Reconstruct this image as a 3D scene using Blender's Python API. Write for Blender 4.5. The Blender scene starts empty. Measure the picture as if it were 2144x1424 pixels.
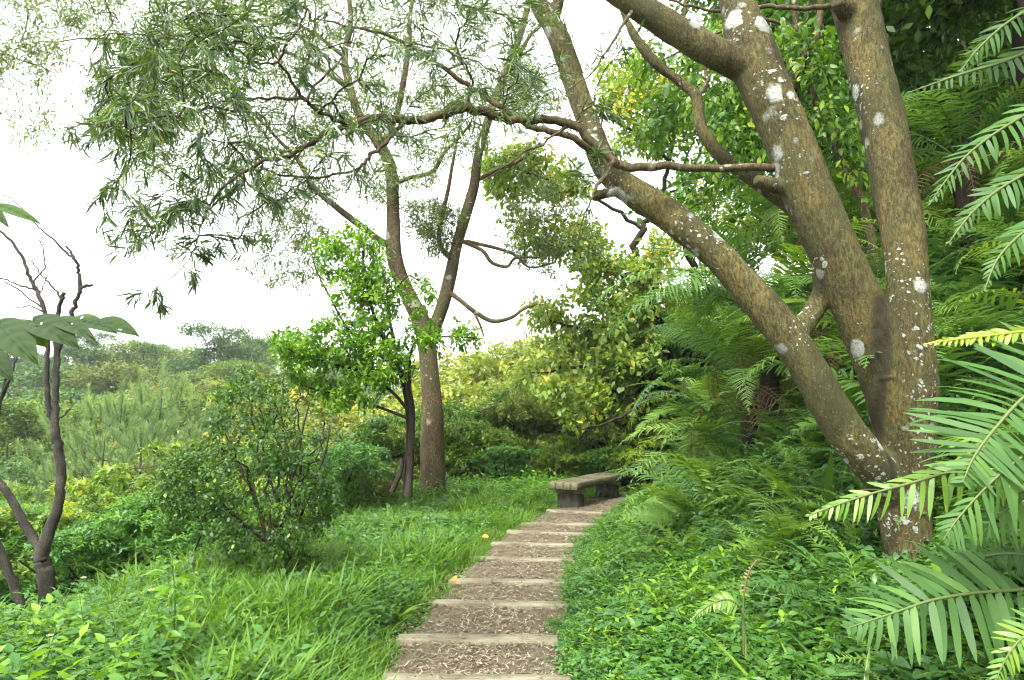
import bpy, math, random
import numpy as np
from mathutils import Vector, Matrix

R = math.radians
sc = bpy.context.scene
COL = sc.collection
rng = np.random.default_rng(11)
random.seed(11)

# ------------------------------------------------------------------ camera
EYE = 1.6
FPX, PITCH = 1429.0, math.atan2(168.0, 1429.0)
cam_d = bpy.data.cameras.new('camera')
cam_d.lens, cam_d.sensor_width, cam_d.sensor_fit = 24.0, 36.0, 'HORIZONTAL'
cam_d.clip_start, cam_d.clip_end = 0.05, 3000.0
cam = bpy.data.objects.new('camera', cam_d)
cam.location = (0, 0, EYE)
cam.rotation_euler = (R(90) + PITCH, 0, 0)
COL.objects.link(cam)
sc.camera = cam

# ------------------------------------------------------------------ sky, sun, exposure (bright overcast)
SUN_EL, SUN_AZ = R(52), R(205)       # azimuth measured clockwise from +Y
world = bpy.data.worlds.new('World')
sc.world = world
world.use_nodes = True
wn, wl = world.node_tree.nodes, world.node_tree.links
wn.clear()
sky = wn.new('ShaderNodeTexSky')
sky.sky_type = 'NISHITA'
sky.sun_disc = False
sky.sun_elevation, sky.sun_rotation = SUN_EL, SUN_AZ
sky.air_density, sky.dust_density, sky.ozone_density = 1.0, 4.0, 1.0
hs = wn.new('ShaderNodeHueSaturation')
hs.inputs['Saturation'].default_value = 0.18
wl.new(sky.outputs['Color'], hs.inputs['Color'])
tc = wn.new('ShaderNodeTexCoord')
cl = wn.new('ShaderNodeTexNoise')
cl.inputs['Scale'].default_value = 2.2
cl.inputs['Detail'].default_value = 5.0
wl.new(tc.outputs['Generated'], cl.inputs['Vector'])
cr = wn.new('ShaderNodeValToRGB')
cr.color_ramp.elements[0].position, cr.color_ramp.elements[0].color = 0.30, (8.2, 8.7, 9.2, 1)
cr.color_ramp.elements[1].position, cr.color_ramp.elements[1].color = 0.70, (10.2, 10.2, 10.1, 1)
wl.new(cl.outputs['Fac'], cr.inputs['Fac'])
mx = wn.new('ShaderNodeMix')
mx.data_type = 'RGBA'
mx.inputs['Factor'].default_value = 0.85
wl.new(hs.outputs['Color'], mx.inputs['A'])
wl.new(cr.outputs['Color'], mx.inputs['B'])
bg = wn.new('ShaderNodeBackground')
bg.inputs['Strength'].default_value = 0.085
wl.new(mx.outputs['Result'], bg.inputs['Color'])
wo = wn.new('ShaderNodeOutputWorld')
wl.new(bg.outputs[0], wo.inputs['Surface'])

sun_d = bpy.data.lights.new('sun', 'SUN')
sun_d.energy, sun_d.angle, sun_d.color = 2.2, R(20), (1.0, 0.965, 0.90)
sun = bpy.data.objects.new('sun', sun_d)
sdir = Vector((math.sin(SUN_AZ) * math.cos(SUN_EL), math.cos(SUN_AZ) * math.cos(SUN_EL), math.sin(SUN_EL)))
sun.rotation_euler = sdir.to_track_quat('Z', 'Y').to_euler()
sun.location = (0, 0, 60)
COL.objects.link(sun)

sc.view_settings.view_transform = 'Standard'
sc.view_settings.look = 'None'
sc.view_settings.exposure = 2.32
sc.view_settings.gamma = 1.0
sc.view_settings.use_curve_mapping = False
sc.render.engine = 'CYCLES'
sc.cycles.max_bounces = 6
sc.cycles.diffuse_bounces = 3
sc.cycles.glossy_bounces = 2
sc.cycles.transmission_bounces = 4
sc.cycles.volume_bounces = 0
sc.cycles.use_adaptive_sampling = True
sc.cycles.adaptive_threshold = 0.03
sc.cycles.use_denoising = True
sc.cycles.sample_clamp_indirect = 6.0
sc.cycles.filter_width = 1.15


# ------------------------------------------------------------------ helpers
def W3(px, py, Y):
    """world point seen at photo pixel (px, py) at the distance Y ahead of the viewer"""
    u, v = (px - 1072.0) / FPX, (712.0 - py) / FPX
    c, s = math.cos(PITCH), math.sin(PITCH)
    d = Y / (c - v * s)
    return np.array((u * d, Y, EYE + d * (s + v * c)))


def PXR(px, Y):
    return px / FPX * Y


def nrm(a):
    return a / np.maximum(np.linalg.norm(a, axis=-1, keepdims=True), 1e-9)


def sstep(a, b, x):
    t = np.clip((np.asarray(x, float) - a) / (b - a), 0, 1)
    return t * t * (3 - 2 * t)


def wav(x, y, s=0.0):
    """cheap smooth noise in about [-1, 1]"""
    return (np.sin(x * 1.31 + y * .77 + s) + np.sin(x * -.83 + y * 1.57 + 1.7 * s + 1.1) + np.sin(x * 2.3 - y * 1.9 + 2.3 * s) * .6
            + np.sin(x * 3.7 + y * 4.1 + s) * .35) / 2.6


class MB:
    """collects quads and triangles with a per-vertex tint"""
    def __init__(self):
        self.V, self.Q, self.T, self.C, self.n = [], [], [], [], 0

    def add(self, V, Q=None, T=None, tint=0.5):
        V = np.asarray(V, float).reshape(-1, 3)
        self.V.append(V)
        if Q is not None and len(Q):
            self.Q.append(np.asarray(Q, np.int64).reshape(-1, 4) + self.n)
        if T is not None and len(T):
            self.T.append(np.asarray(T, np.int64).reshape(-1, 3) + self.n)
        self.C.append(np.broadcast_to(np.asarray(tint, float), (len(V),)).copy())
        self.n += len(V)

    def mesh(self, name, mats, smooth=True, origin=None, uv=None):
        V = np.concatenate(self.V) if self.V else np.zeros((0, 3))
        if origin is not None:
            V = V - np.asarray(origin, float)
        C = np.concatenate(self.C) if self.C else np.zeros(0)
        Q = np.concatenate(self.Q) if self.Q else np.zeros((0, 4), np.int64)
        T = np.concatenate(self.T) if self.T else np.zeros((0, 3), np.int64)
        me = bpy.data.meshes.new(name)
        me.vertices.add(len(V))
        me.vertices.foreach_set('co', V.astype(np.float32).ravel())
        nl = Q.size + T.size
        me.loops.add(nl)
        me.loops.foreach_set('vertex_index', np.concatenate([Q.ravel(), T.ravel()]).astype(np.int32))
        npoly = len(Q) + len(T)
        me.polygons.add(npoly)
        st = np.concatenate([np.arange(len(Q)) * 4, Q.size + np.arange(len(T)) * 3]).astype(np.int32)
        me.polygons.foreach_set('loop_start', st)
        if smooth:
            me.polygons.foreach_set('use_smooth', np.ones(npoly, bool))
        a = me.attributes.new('tint', 'FLOAT', 'POINT')
        a.data.foreach_set('value', C.astype(np.float32))
        me.update(calc_edges=True)
        for m in (mats if isinstance(mats, (list, tuple)) else [mats]):
            me.materials.append(m)
        return me


def leaves(mb, P, D, N, L, Wd, prof, bend=0.15, fold=0.0, side=0.0, tint=0.5):
    """strips: one leaf for each row. prof = [(t, w)...]; bend curls along -N, side curls sideways, fold makes a V"""
    P, D, N = np.asarray(P, float), nrm(np.asarray(D, float)), np.asarray(N, float)
    n = len(P)
    if n == 0:
        return
    L = np.broadcast_to(np.asarray(L, float), (n,))[:, None, None]
    Wd = np.broadcast_to(np.asarray(Wd, float), (n,))[:, None, None]
    bend = np.broadcast_to(np.asarray(bend, float), (n,))[:, None, None]
    side = np.broadcast_to(np.asarray(side, float), (n,))[:, None, None]
    S = nrm(np.cross(D, N))
    N = np.cross(S, D)
    t = np.array([p[0] for p in prof])[None, :, None]
    w = np.array([p[1] for p in prof])[None, :, None]
    K = len(prof)
    c = P[:, None, :] + D[:, None, :] * L * (t - .25 * np.abs(bend) * t * t) - N[:, None, :] * L * bend * t * t + S[:, None, :] * L * side * t * (t - 1) * 2
    off = S[:, None, :] * Wd * w * .5
    if fold:
        up = N[:, None, :] * Wd * w * .5 * fold
        V = np.stack([c - off + up, c, c + off + up], 2)
        m = 3
    else:
        V = np.stack([c - off, c + off], 2)
        m = 2
    base = (np.arange(n) * K * m)[:, None, None]
    k = (np.arange(K - 1) * m)[None, :, None]
    j = np.arange(m - 1)[None, None, :]
    a = base + k + j
    Q = np.stack([a, a + 1, a + m + 1, a + m], -1)
    tn = np.repeat(np.broadcast_to(np.asarray(tint, float), (n,)), K * m)
    mb.add(V, Q, tint=tn)


OVATE = [(0, .08), (.22, .85), (.5, 1.0), (.78, .6), (1, .04)]
OVATE3 = [(0, .2), (.42, 1.0), (1, .06)]
LANCE = [(0, .12), (.3, .95), (.65, .75), (1, .03)]
LANCE3 = [(0, .25), (.45, 1.0), (1, .05)]
BLADE = [(0, .7), (.35, 1.0), (.7, .7), (1, .03)]
NEEDLE = [(0, 1.0), (1, .3)]


def catmull(pts, per=6):
    """pts (n, k) -> smooth (m, k)"""
    P = np.asarray(pts, float)
    if len(P) < 3:
        t = np.linspace(0, 1, per + 1)[:, None]
        return P[0] * (1 - t) + P[-1] * t
    P = np.vstack([2 * P[0] - P[1], P, 2 * P[-1] - P[-2]])
    out = []
    for i in range(1, len(P) - 2):
        p0, p1, p2, p3 = P[i - 1:i + 3]
        for t in np.arange(per) / per:
            out.append(.5 * (2 * p1 + (p2 - p0) * t + (2 * p0 - 5 * p1 + 4 * p2 - p3) * t * t + (3 * p1 - p0 - 3 * p2 + p3) * t ** 3))
    out.append(P[-2])
    return np.array(out)


def tube(mb, P, rad, sides=6, cap=False, tint=0.5, lump=0.0):
    P = np.asarray(P, float)
    n = len(P)
    if n < 2:
        return
    rad = np.broadcast_to(np.asarray(rad, float), (n,))
    T = nrm(np.gradient(P, axis=0))
    ref = np.array((0, 0, 1.0)) if abs(T[0][2]) < .9 else np.array((1.0, 0, 0))
    U = np.zeros((n, 3))
    u = nrm(np.cross(T[0], ref)[None])[0]
    for i in range(n):
        u = u - T[i] * u.dot(T[i])
        u = u / max(np.linalg.norm(u), 1e-9)
        U[i] = u
    Vv = np.cross(T, U)
    a = np.arange(sides) / sides * 2 * math.pi
    r = rad[:, None] * np.ones(sides)[None]
    if lump:
        r = r * (1 + lump * (np.sin(a[None] * 2 + np.arange(n)[:, None] * .37) + np.sin(a[None] * 3 - np.arange(n)[:, None] * .21)) * .5)
    V = P[:, None] + r[..., None] * (np.cos(a)[None, :, None] * U[:, None] + np.sin(a)[None, :, None] * Vv[:, None])
    i, j = np.meshgrid(np.arange(n - 1), np.arange(sides), indexing='ij')
    j2 = (j + 1) % sides
    Q = np.stack([i * sides + j, i * sides + j2, (i + 1) * sides + j2, (i + 1) * sides + j], -1).reshape(-1, 4)
    V = V.reshape(-1, 3)
    Tr = None
    if cap:
        V = np.vstack([V, P[:1], P[-1:]])
        b, e = n * sides, n * sides + 1
        k = np.arange(sides)
        k2 = (k + 1) % sides
        Tr = np.vstack([np.stack([np.full(sides, b), k2, k], -1), np.stack([np.full(sides, e), (n - 1) * sides + k, (n - 1) * sides + k2], -1)])
    mb.add(V, Q, Tr, tint)


def box(mb, c, sx, sy, sz, ax=None, ay=None, bev=0.0, tint=.5, jit=0.0):
    """box centred at c with half-bevelled long edges; ax, ay are its axes"""
    ax = np.array((1., 0, 0)) if ax is None else np.asarray(ax, float)
    ay = np.array((0, 1., 0)) if ay is None else np.asarray(ay, float)
    az = np.cross(ax, ay)
    hx, hy, hz = sx / 2, sy / 2, sz / 2
    b = bev
    ring = np.array([(-hy + b, -hz), (hy - b, -hz), (hy, -hz + b), (hy, hz - b), (hy - b, hz), (-hy + b, hz), (-hy, hz - b), (-hy, -hz + b)])
    nseg = 9
    xs = np.concatenate([[-hx], np.linspace(-hx + b, hx - b, nseg), [hx]])
    V = []
    for i, x in enumerate(xs):
        sc_ = 1 - (b / max(hy, hz) if i in (0, len(xs) - 1) else 0)
        jj = rng.normal(0, jit, (8, 2)) if jit else 0
        r = ring * sc_ + jj
        V.append(c + ax * x + r[:, :1] * ay + r[:, 1:] * az)
    V = np.array(V).reshape(-1, 3)
    m = len(xs)
    i, j = np.meshgrid(np.arange(m - 1), np.arange(8), indexing='ij')
    j2 = (j + 1) % 8
    Q = np.stack([i * 8 + j, i * 8 + j2, (i + 1) * 8 + j2, (i + 1) * 8 + j], -1).reshape(-1, 4)
    e = (m - 1) * 8
    Qe = np.array([[0, 3, 2, 1], [0, 7, 4, 3], [7, 6, 5, 4], [e, e + 1, e + 2, e + 3], [e, e + 3, e + 4, e + 7], [e + 7, e + 4, e + 5, e + 6]])
    mb.add(V, np.vstack([Q, Qe]), tint=tint)


def tag(o, label=None, cat=None, group=None, kind=None):
    for k, v in (('label', label), ('category', cat), ('group', group), ('kind', kind)):
        if v:
            o[k] = v
    return o


def thing(name, loc, label, cat, group=None, rz=0.0, scale=1.0):
    o = bpy.data.objects.new(name, None)
    o.empty_display_size = .1
    o.location = tuple(float(v) for v in loc)
    o.rotation_euler = (0, 0, rz)
    o.scale = (scale,) * 3
    COL.objects.link(o)
    return tag(o, label, cat, group)


def part(name, me, parent=None, kind=None, label=None, M=None):
    o = bpy.data.objects.new(name, me)
    COL.objects.link(o)
    o.parent = parent
    if M is not None:
        o.matrix_basis = M
    if kind:
        o['kind'] = kind
    if label:
        o['label'] = label
    return o


def copy_tree(o, parent=None):
    c = o.copy()
    COL.objects.link(c)
    if parent is not None:
        c.parent = parent
    for ch in o.children:
        copy_tree(ch, c)
    return c


def frame_M(P, D, N, L, Wd):
    """matrix putting a unit leaf (length along +Y, width along +X) at P"""
    D = np.asarray(D, float); D = D / np.linalg.norm(D)
    S = np.cross(D, N); S = S / max(np.linalg.norm(S), 1e-9)
    Nn = np.cross(S, D)
    m = Matrix.Identity(4)
    for i in range(3):
        m[i][0], m[i][1], m[i][2], m[i][3] = S[i] * Wd, D[i] * L, Nn[i] * L, P[i]
    return m


# ------------------------------------------------------------------ materials
def mat_new(name):
    m = bpy.data.materials.new(name)
    m.use_nodes = True
    nt = m.node_tree
    nt.nodes.clear()
    out = nt.nodes.new('ShaderNodeOutputMaterial')
    return m, nt.nodes, nt.links, out


def ramp(nodes, cols):
    r = nodes.new('ShaderNodeValToRGB')
    e = r.color_ramp.elements
    while len(e) < len(cols):
        e.new(.5)
    for i, (p, c) in enumerate(cols):
        e[i].position = p
        e[i].color = (*c, 1)
    return r


def leaf_mat(name, cols, trans=.35, rough=.42, spec=.4, vary=.3, tcol=(1.25, 1.15, .45), warm=(1.22, 1.12, .85)):
    m, n, l, out = mat_new(name)
    at = n.new('ShaderNodeAttribute'); at.attribute_name = 'tint'
    oi = n.new('ShaderNodeObjectInfo')
    ma = n.new('ShaderNodeMath'); ma.operation = 'MULTIPLY_ADD'
    l.new(oi.outputs['Random'], ma.inputs[0]); ma.inputs[1].default_value = vary; ma.inputs[2].default_value = -vary * .5
    ad = n.new('ShaderNodeMath'); ad.operation = 'ADD'
    l.new(at.outputs['Fac'], ad.inputs[0]); l.new(ma.outputs[0], ad.inputs[1])
    rp = ramp(n, [(p_, (c_[0] * warm[0], c_[1] * warm[1], c_[2] * warm[2])) for p_, c_ in cols])
    l.new(ad.outputs[0], rp.inputs['Fac'])
    p = n.new('ShaderNodeBsdfPrincipled')
    p.inputs['Roughness'].default_value = rough
    p.inputs['Specular IOR Level'].default_value = spec
    l.new(rp.outputs['Color'], p.inputs['Base Color'])
    mu = n.new('ShaderNodeMix'); mu.data_type = 'RGBA'; mu.blend_type = 'MULTIPLY'; mu.inputs['Factor'].default_value = 1.0
    l.new(rp.outputs['Color'], mu.inputs['A']); mu.inputs['B'].default_value = (*[min(1.0, c / 1.3) for c in tcol], 1)
    br = n.new('ShaderNodeMix'); br.data_type = 'RGBA'; br.blend_type = 'ADD'; br.inputs['Factor'].default_value = .45
    l.new(mu.outputs['Result'], br.inputs['A']); l.new(mu.outputs['Result'], br.inputs['B'])
    t = n.new('ShaderNodeBsdfTranslucent')
    l.new(br.outputs['Result'], t.inputs['Color'])
    mix = n.new('ShaderNodeMixShader'); mix.inputs[0].default_value = trans
    l.new(p.outputs[0], mix.inputs[1]); l.new(t.outputs[0], mix.inputs[2])
    l.new(mix.outputs[0], out.inputs['Surface'])
    return m


def bark_mat(name, cols, scale=6.0, bump=.4, lichen=None, moss=None, wound=False):
    """cols: two or three bark tones; lichen = (colour, spot scale, amount); moss = colour"""
    m, n, l, out = mat_new(name)
    tcn = n.new('ShaderNodeTexCoord')
    mp = n.new('ShaderNodeMapping'); mp.inputs['Scale'].default_value = (1, 1, .35)
    l.new(tcn.outputs['Object'], mp.inputs['Vector'])
    n1 = n.new('ShaderNodeTexNoise'); n1.inputs['Scale'].default_value = scale; n1.inputs['Detail'].default_value = 8; n1.inputs['Roughness'].default_value = .65
    l.new(mp.outputs['Vector'], n1.inputs['Vector'])
    rp = ramp(n, cols)
    l.new(n1.outputs['Fac'], rp.inputs['Fac'])
    col = rp.outputs['Color']
    n2 = n.new('ShaderNodeTexNoise'); n2.inputs['Scale'].default_value = scale * 14; n2.inputs['Detail'].default_value = 6; n2.inputs['Roughness'].default_value = .7
    l.new(mp.outputs['Vector'], n2.inputs['Vector'])
    fine = ramp(n, [(.38, (.38, .38, .38)), (.5, (.95, .95, .95)), (.62, (1.75, 1.72, 1.65))])
    l.new(n2.outputs['Fac'], fine.inputs['Fac'])
    fm = n.new('ShaderNodeMix'); fm.data_type = 'RGBA'; fm.blend_type = 'MULTIPLY'; fm.inputs['Factor'].default_value = .9
    l.new(col, fm.inputs['A']); l.new(fine.outputs['Color'], fm.inputs['B'])
    col = fm.outputs['Result']
    if moss:
        n3 = n.new('ShaderNodeTexNoise'); n3.inputs['Scale'].default_value = 2.6; n3.inputs['Detail'].default_value = 5
        l.new(tcn.outputs['Object'], n3.inputs['Vector'])
        mr = ramp(n, [(.48, (0, 0, 0)), (.68, (.8, .8, .8))])
        l.new(n3.outputs['Fac'], mr.inputs['Fac'])
        mm = n.new('ShaderNodeMix'); mm.data_type = 'RGBA'
        l.new(mr.outputs['Color'], mm.inputs['Factor']); l.new(col, mm.inputs['A']); mm.inputs['B'].default_value = (*moss, 1)
        col = mm.outputs['Result']
    hgt = n2.outputs['Fac']
    if wound:
        gv = n.new('ShaderNodeTexVoronoi'); gv.inputs['Scale'].default_value = 75
        l.new(tcn.outputs['Object'], gv.inputs['Vector'])
        gs = n.new('ShaderNodeSeparateColor'); l.new(gv.outputs['Color'], gs.inputs['Color'])
        gm = n.new('ShaderNodeMath'); gm.operation = 'MULTIPLY_ADD'; gm.inputs[1].default_value = .75; gm.inputs[2].default_value = -.32
        l.new(gs.outputs['Green'], gm.inputs[0])
        gd = n.new('ShaderNodeMath'); gd.operation = 'SUBTRACT'; l.new(gm.outputs[0], gd.inputs[0]); l.new(gv.outputs['Distance'], gd.inputs[1])
        gr_ = n.new('ShaderNodeMapRange'); gr_.inputs['From Max'].default_value = .15; gr_.inputs['To Max'].default_value = .65
        l.new(gd.outputs[0], gr_.inputs['Value'])
        gx_ = n.new('ShaderNodeMix'); gx_.data_type = 'RGBA'
        l.new(gr_.outputs['Result'], gx_.inputs['Factor']); l.new(col, gx_.inputs['A']); gx_.inputs['B'].default_value = (.15, .14, .095, 1)
        col = gx_.outputs['Result']
    if wound:
        wa = n.new('ShaderNodeAttribute'); wa.attribute_name = 'wound'
        wr = n.new('ShaderNodeMath'); wr.operation = 'MULTIPLY_ADD'
        l.new(n2.outputs['Fac'], wr.inputs[0]); wr.inputs[1].default_value = 2.4; wr.inputs[2].default_value = -1.25
        w2 = n.new('ShaderNodeMath'); w2.operation = 'ADD'; l.new(wa.outputs['Fac'], w2.inputs[0]); l.new(wr.outputs[0], w2.inputs[1])
        w3 = n.new('ShaderNodeMapRange'); w3.inputs['From Min'].default_value = .3; w3.inputs['From Max'].default_value = .75; w3.inputs['To Max'].default_value = .78
        l.new(w2.outputs[0], w3.inputs['Value'])
        wm = n.new('ShaderNodeMix'); wm.data_type = 'RGBA'
        l.new(w3.outputs['Result'], wm.inputs['Factor']); l.new(col, wm.inputs['A']); wm.inputs['B'].default_value = (.017, .014, .009, 1)
        col = wm.outputs['Result']
    if lichen:
        lc, ls, amt = lichen
        dn = n.new('ShaderNodeTexNoise'); dn.inputs['Scale'].default_value = 22; dn.inputs['Detail'].default_value = 4
        l.new(tcn.outputs['Object'], dn.inputs['Vector'])
        vs = n.new('ShaderNodeVectorMath'); vs.operation = 'SCALE'; vs.inputs['Scale'].default_value = .05
        l.new(dn.outputs['Color'], vs.inputs[0])
        va = n.new('ShaderNodeVectorMath'); va.operation = 'ADD'
        l.new(tcn.outputs['Object'], va.inputs[0]); l.new(vs.outputs['Vector'], va.inputs[1])
        lay = None
        zone = n.new('ShaderNodeTexNoise'); zone.inputs['Scale'].default_value = 1.7; zone.inputs['Detail'].default_value = 3
        l.new(tcn.outputs['Object'], zone.inputs['Vector'])
        zsrc = zone.outputs['Fac']
        if wound:
            za = n.new('ShaderNodeAttribute'); za.attribute_name = 'lichen'
            zsrc = za.outputs['Fac']
        for k, (s_, thr, zlo, zhi) in enumerate(((ls, .26, .45, .66), (ls * .36, .34, .40, .62), (ls * 2.4, .3, .45, .62))):
            vo = n.new('ShaderNodeTexVoronoi'); vo.inputs['Scale'].default_value = s_
            l.new(va.outputs['Vector'], vo.inputs['Vector'])
            sp = n.new('ShaderNodeSeparateColor'); l.new(vo.outputs['Color'], sp.inputs['Color'])
            zr = n.new('ShaderNodeMapRange'); zr.inputs['From Min'].default_value = zlo; zr.inputs['From Max'].default_value = zhi
            l.new(zsrc, zr.inputs['Value'])
            pw = n.new('ShaderNodeMath'); pw.operation = 'POWER'; pw.inputs[1].default_value = 2.2
            l.new(sp.outputs['Red'], pw.inputs[0])
            th = n.new('ShaderNodeMath'); th.operation = 'MULTIPLY'
            l.new(pw.outputs[0], th.inputs[0])
            th2 = n.new('ShaderNodeMath'); th2.operation = 'MULTIPLY_ADD'; th2.inputs[1].default_value = thr * amt * 1.5; th2.inputs[2].default_value = thr * amt * .35
            l.new(zr.outputs['Result'], th2.inputs[0]); l.new(th2.outputs[0], th.inputs[1])
            df = n.new('ShaderNodeMath'); df.operation = 'SUBTRACT'
            l.new(th.outputs[0], df.inputs[0]); l.new(vo.outputs['Distance'], df.inputs[1])
            mr = n.new('ShaderNodeMapRange'); mr.inputs['From Min'].default_value = 0; mr.inputs['From Max'].default_value = .13
            l.new(df.outputs[0], mr.inputs['Value'])
            if lay is None:
                lay = mr.outputs['Result']
            else:
                mxn = n.new('ShaderNodeMath'); mxn.operation = 'MAXIMUM'
                l.new(lay, mxn.inputs[0]); l.new(mr.outputs['Result'], mxn.inputs[1])
                lay = mxn.outputs[0]
        br = n.new('ShaderNodeTexNoise'); br.inputs['Scale'].default_value = 85; br.inputs['Detail'].default_value = 3
        l.new(tcn.outputs['Object'], br.inputs['Vector'])
        bm_ = n.new('ShaderNodeMapRange'); bm_.inputs['From Min'].default_value = .34; bm_.inputs['From Max'].default_value = .5; bm_.inputs['To Min'].default_value = .35
        l.new(br.outputs['Fac'], bm_.inputs['Value'])
        ml = n.new('ShaderNodeMath'); ml.operation = 'MULTIPLY'
        l.new(lay, ml.inputs[0]); l.new(bm_.outputs['Result'], ml.inputs[1])
        lr = ramp(n, [(.40, tuple(c * .5 for c in lc)), (.75, lc)])
        l.new(zsrc, lr.inputs['Fac'])
        lm = n.new('ShaderNodeMix'); lm.data_type = 'RGBA'
        l.new(ml.outputs[0], lm.inputs['Factor']); l.new(col, lm.inputs['A']); l.new(lr.outputs['Color'], lm.inputs['B'])
        col = lm.outputs['Result']
        ha = n.new('ShaderNodeMath'); ha.operation = 'MULTIPLY_ADD'; ha.inputs[1].default_value = .6
        l.new(lay, ha.inputs[0]); l.new(hgt, ha.inputs[2])
        hgt = ha.outputs[0]
    p = n.new('ShaderNodeBsdfPrincipled')
    p.inputs['Roughness'].default_value = .85
    p.inputs['Specular IOR Level'].default_value = .25
    l.new(col, p.inputs['Base Color'])
    b = n.new('ShaderNodeBump'); b.inputs['Strength'].default_value = bump; b.inputs['Distance'].default_value = .018
    l.new(hgt, b.inputs['Height'])
    l.new(b.outputs[0], p.inputs['Normal'])
    l.new(p.outputs[0], out.inputs['Surface'])
    return m


def wood_mat(name, cols, axis='x', moss=0.0):
    m, n, l, out = mat_new(name)
    tcn = n.new('ShaderNodeTexCoord')
    mp = n.new('ShaderNodeMapping')
    mp.inputs['Scale'].default_value = (1.2, 22, 22) if axis == 'x' else (22, 1.2, 22)
    l.new(tcn.outputs['Object'], mp.inputs['Vector'])
    oi = n.new('ShaderNodeObjectInfo')
    va = n.new('ShaderNodeVectorMath'); va.operation = 'ADD'
    cm = n.new('ShaderNodeCombineXYZ')
    mu = n.new('ShaderNodeMath'); mu.operation = 'MULTIPLY'; mu.inputs[1].default_value = 37
    l.new(oi.outputs['Random'], mu.inputs[0]); l.new(mu.outputs[0], cm.inputs[2])
    l.new(mp.outputs['Vector'], va.inputs[0]); l.new(cm.outputs[0], va.inputs[1])
    n1 = n.new('ShaderNodeTexNoise'); n1.inputs['Scale'].default_value = 1.6; n1.inputs['Detail'].default_value = 7; n1.inputs['Roughness'].default_value = .7; n1.inputs['Distortion'].default_value = .6
    l.new(va.outputs['Vector'], n1.inputs['Vector'])
    rp = ramp(n, cols)
    l.new(n1.outputs['Fac'], rp.inputs['Fac'])
    n2 = n.new('ShaderNodeTexNoise'); n2.inputs['Scale'].default_value = 5; n2.inputs['Detail'].default_value = 5
    l.new(tcn.outputs['Object'], n2.inputs['Vector'])
    st = ramp(n, [(.38, (.62, .58, .48)), (.6, (1.1, 1.1, 1.1))])
    l.new(n2.outputs['Fac'], st.inputs['Fac'])
    mm = n.new('ShaderNodeMix'); mm.data_type = 'RGBA'; mm.blend_type = 'MULTIPLY'; mm.inputs['Factor'].default_value = .85
    l.new(rp.outputs['Color'], mm.inputs['A']); l.new(st.outputs['Color'], mm.inputs['B'])
    col = mm.outputs['Result']
    if moss:
        n3 = n.new('ShaderNodeTexNoise'); n3.inputs['Scale'].default_value = 7; n3.inputs['Detail'].default_value = 6
        l.new(tcn.outputs['Object'], n3.inputs['Vector'])
        mr = ramp(n, [(.45, (0, 0, 0)), (.7, (moss, moss, moss))])
        l.new(n3.outputs['Fac'], mr.inputs['Fac'])
        m2 = n.new('ShaderNodeMix'); m2.data_type = 'RGBA'
        l.new(mr.outputs['Color'], m2.inputs['Factor']); l.new(col, m2.inputs['A']); m2.inputs['B'].default_value = (.10, .13, .035, 1)
        col = m2.outputs['Result']
    p = n.new('ShaderNodeBsdfPrincipled')
    p.inputs['Roughness'].default_value = .8
    p.inputs['Specular IOR Level'].default_value = .3
    l.new(col, p.inputs['Base Color'])
    b = n.new('ShaderNodeBump'); b.inputs['Strength'].default_value = .55; b.inputs['Distance'].default_value = .006
    l.new(n1.outputs['Fac'], b.inputs['Height']); l.new(b.outputs[0], p.inputs['Normal'])
    l.new(p.outputs[0], out.inputs['Surface'])
    return m


def earth_mat(name, cols, scale=4.0, bump=.6):
    m, n, l, out = mat_new(name)
    tcn = n.new('ShaderNodeTexCoord')
    n1 = n.new('ShaderNodeTexNoise'); n1.inputs['Scale'].default_value = scale; n1.inputs['Detail'].default_value = 10; n1.inputs['Roughness'].default_value = .7
    l.new(tcn.outputs['Object'], n1.inputs['Vector'])
    rp = ramp(n, cols)
    l.new(n1.outputs['Fac'], rp.inputs['Fac'])
    n2 = n.new('ShaderNodeTexNoise'); n2.inputs['Scale'].default_value = scale * 22; n2.inputs['Detail'].default_value = 6
    l.new(tcn.outputs['Object'], n2.inputs['Vector'])
    fr = ramp(n, [(.35, (.5, .5, .5)), (.62, (1.2, 1.2, 1.2))])
    l.new(n2.outputs['Fac'], fr.inputs['Fac'])
    mm = n.new('ShaderNodeMix'); mm.data_type = 'RGBA'; mm.blend_type = 'MULTIPLY'; mm.inputs['Factor'].default_value = .9
    l.new(rp.outputs['Color'], mm.inputs['A']); l.new(fr.outputs['Color'], mm.inputs['B'])
    p = n.new('ShaderNodeBsdfPrincipled'); p.inputs['Roughness'].default_value = .95; p.inputs['Specular IOR Level'].default_value = .15
    l.new(mm.outputs['Result'], p.inputs['Base Color'])
    b = n.new('ShaderNodeBump'); b.inputs['Strength'].default_value = bump; b.inputs['Distance'].default_value = .03
    l.new(n2.outputs['Fac'], b.inputs['Height']); l.new(b.outputs[0], p.inputs['Normal'])
    l.new(p.outputs[0], out.inputs['Surface'])
    return m


def plain_mat(name, cols, rough=.7):
    m, n, l, out = mat_new(name)
    at = n.new('ShaderNodeAttribute'); at.attribute_name = 'tint'
    rp = ramp(n, cols)
    l.new(at.outputs['Fac'], rp.inputs['Fac'])
    p = n.new('ShaderNodeBsdfPrincipled'); p.inputs['Roughness'].default_value = rough; p.inputs['Specular IOR Level'].default_value = .25
    l.new(rp.outputs['Color'], p.inputs['Base Color'])
    l.new(p.outputs[0], out.inputs['Surface'])
    return m


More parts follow.
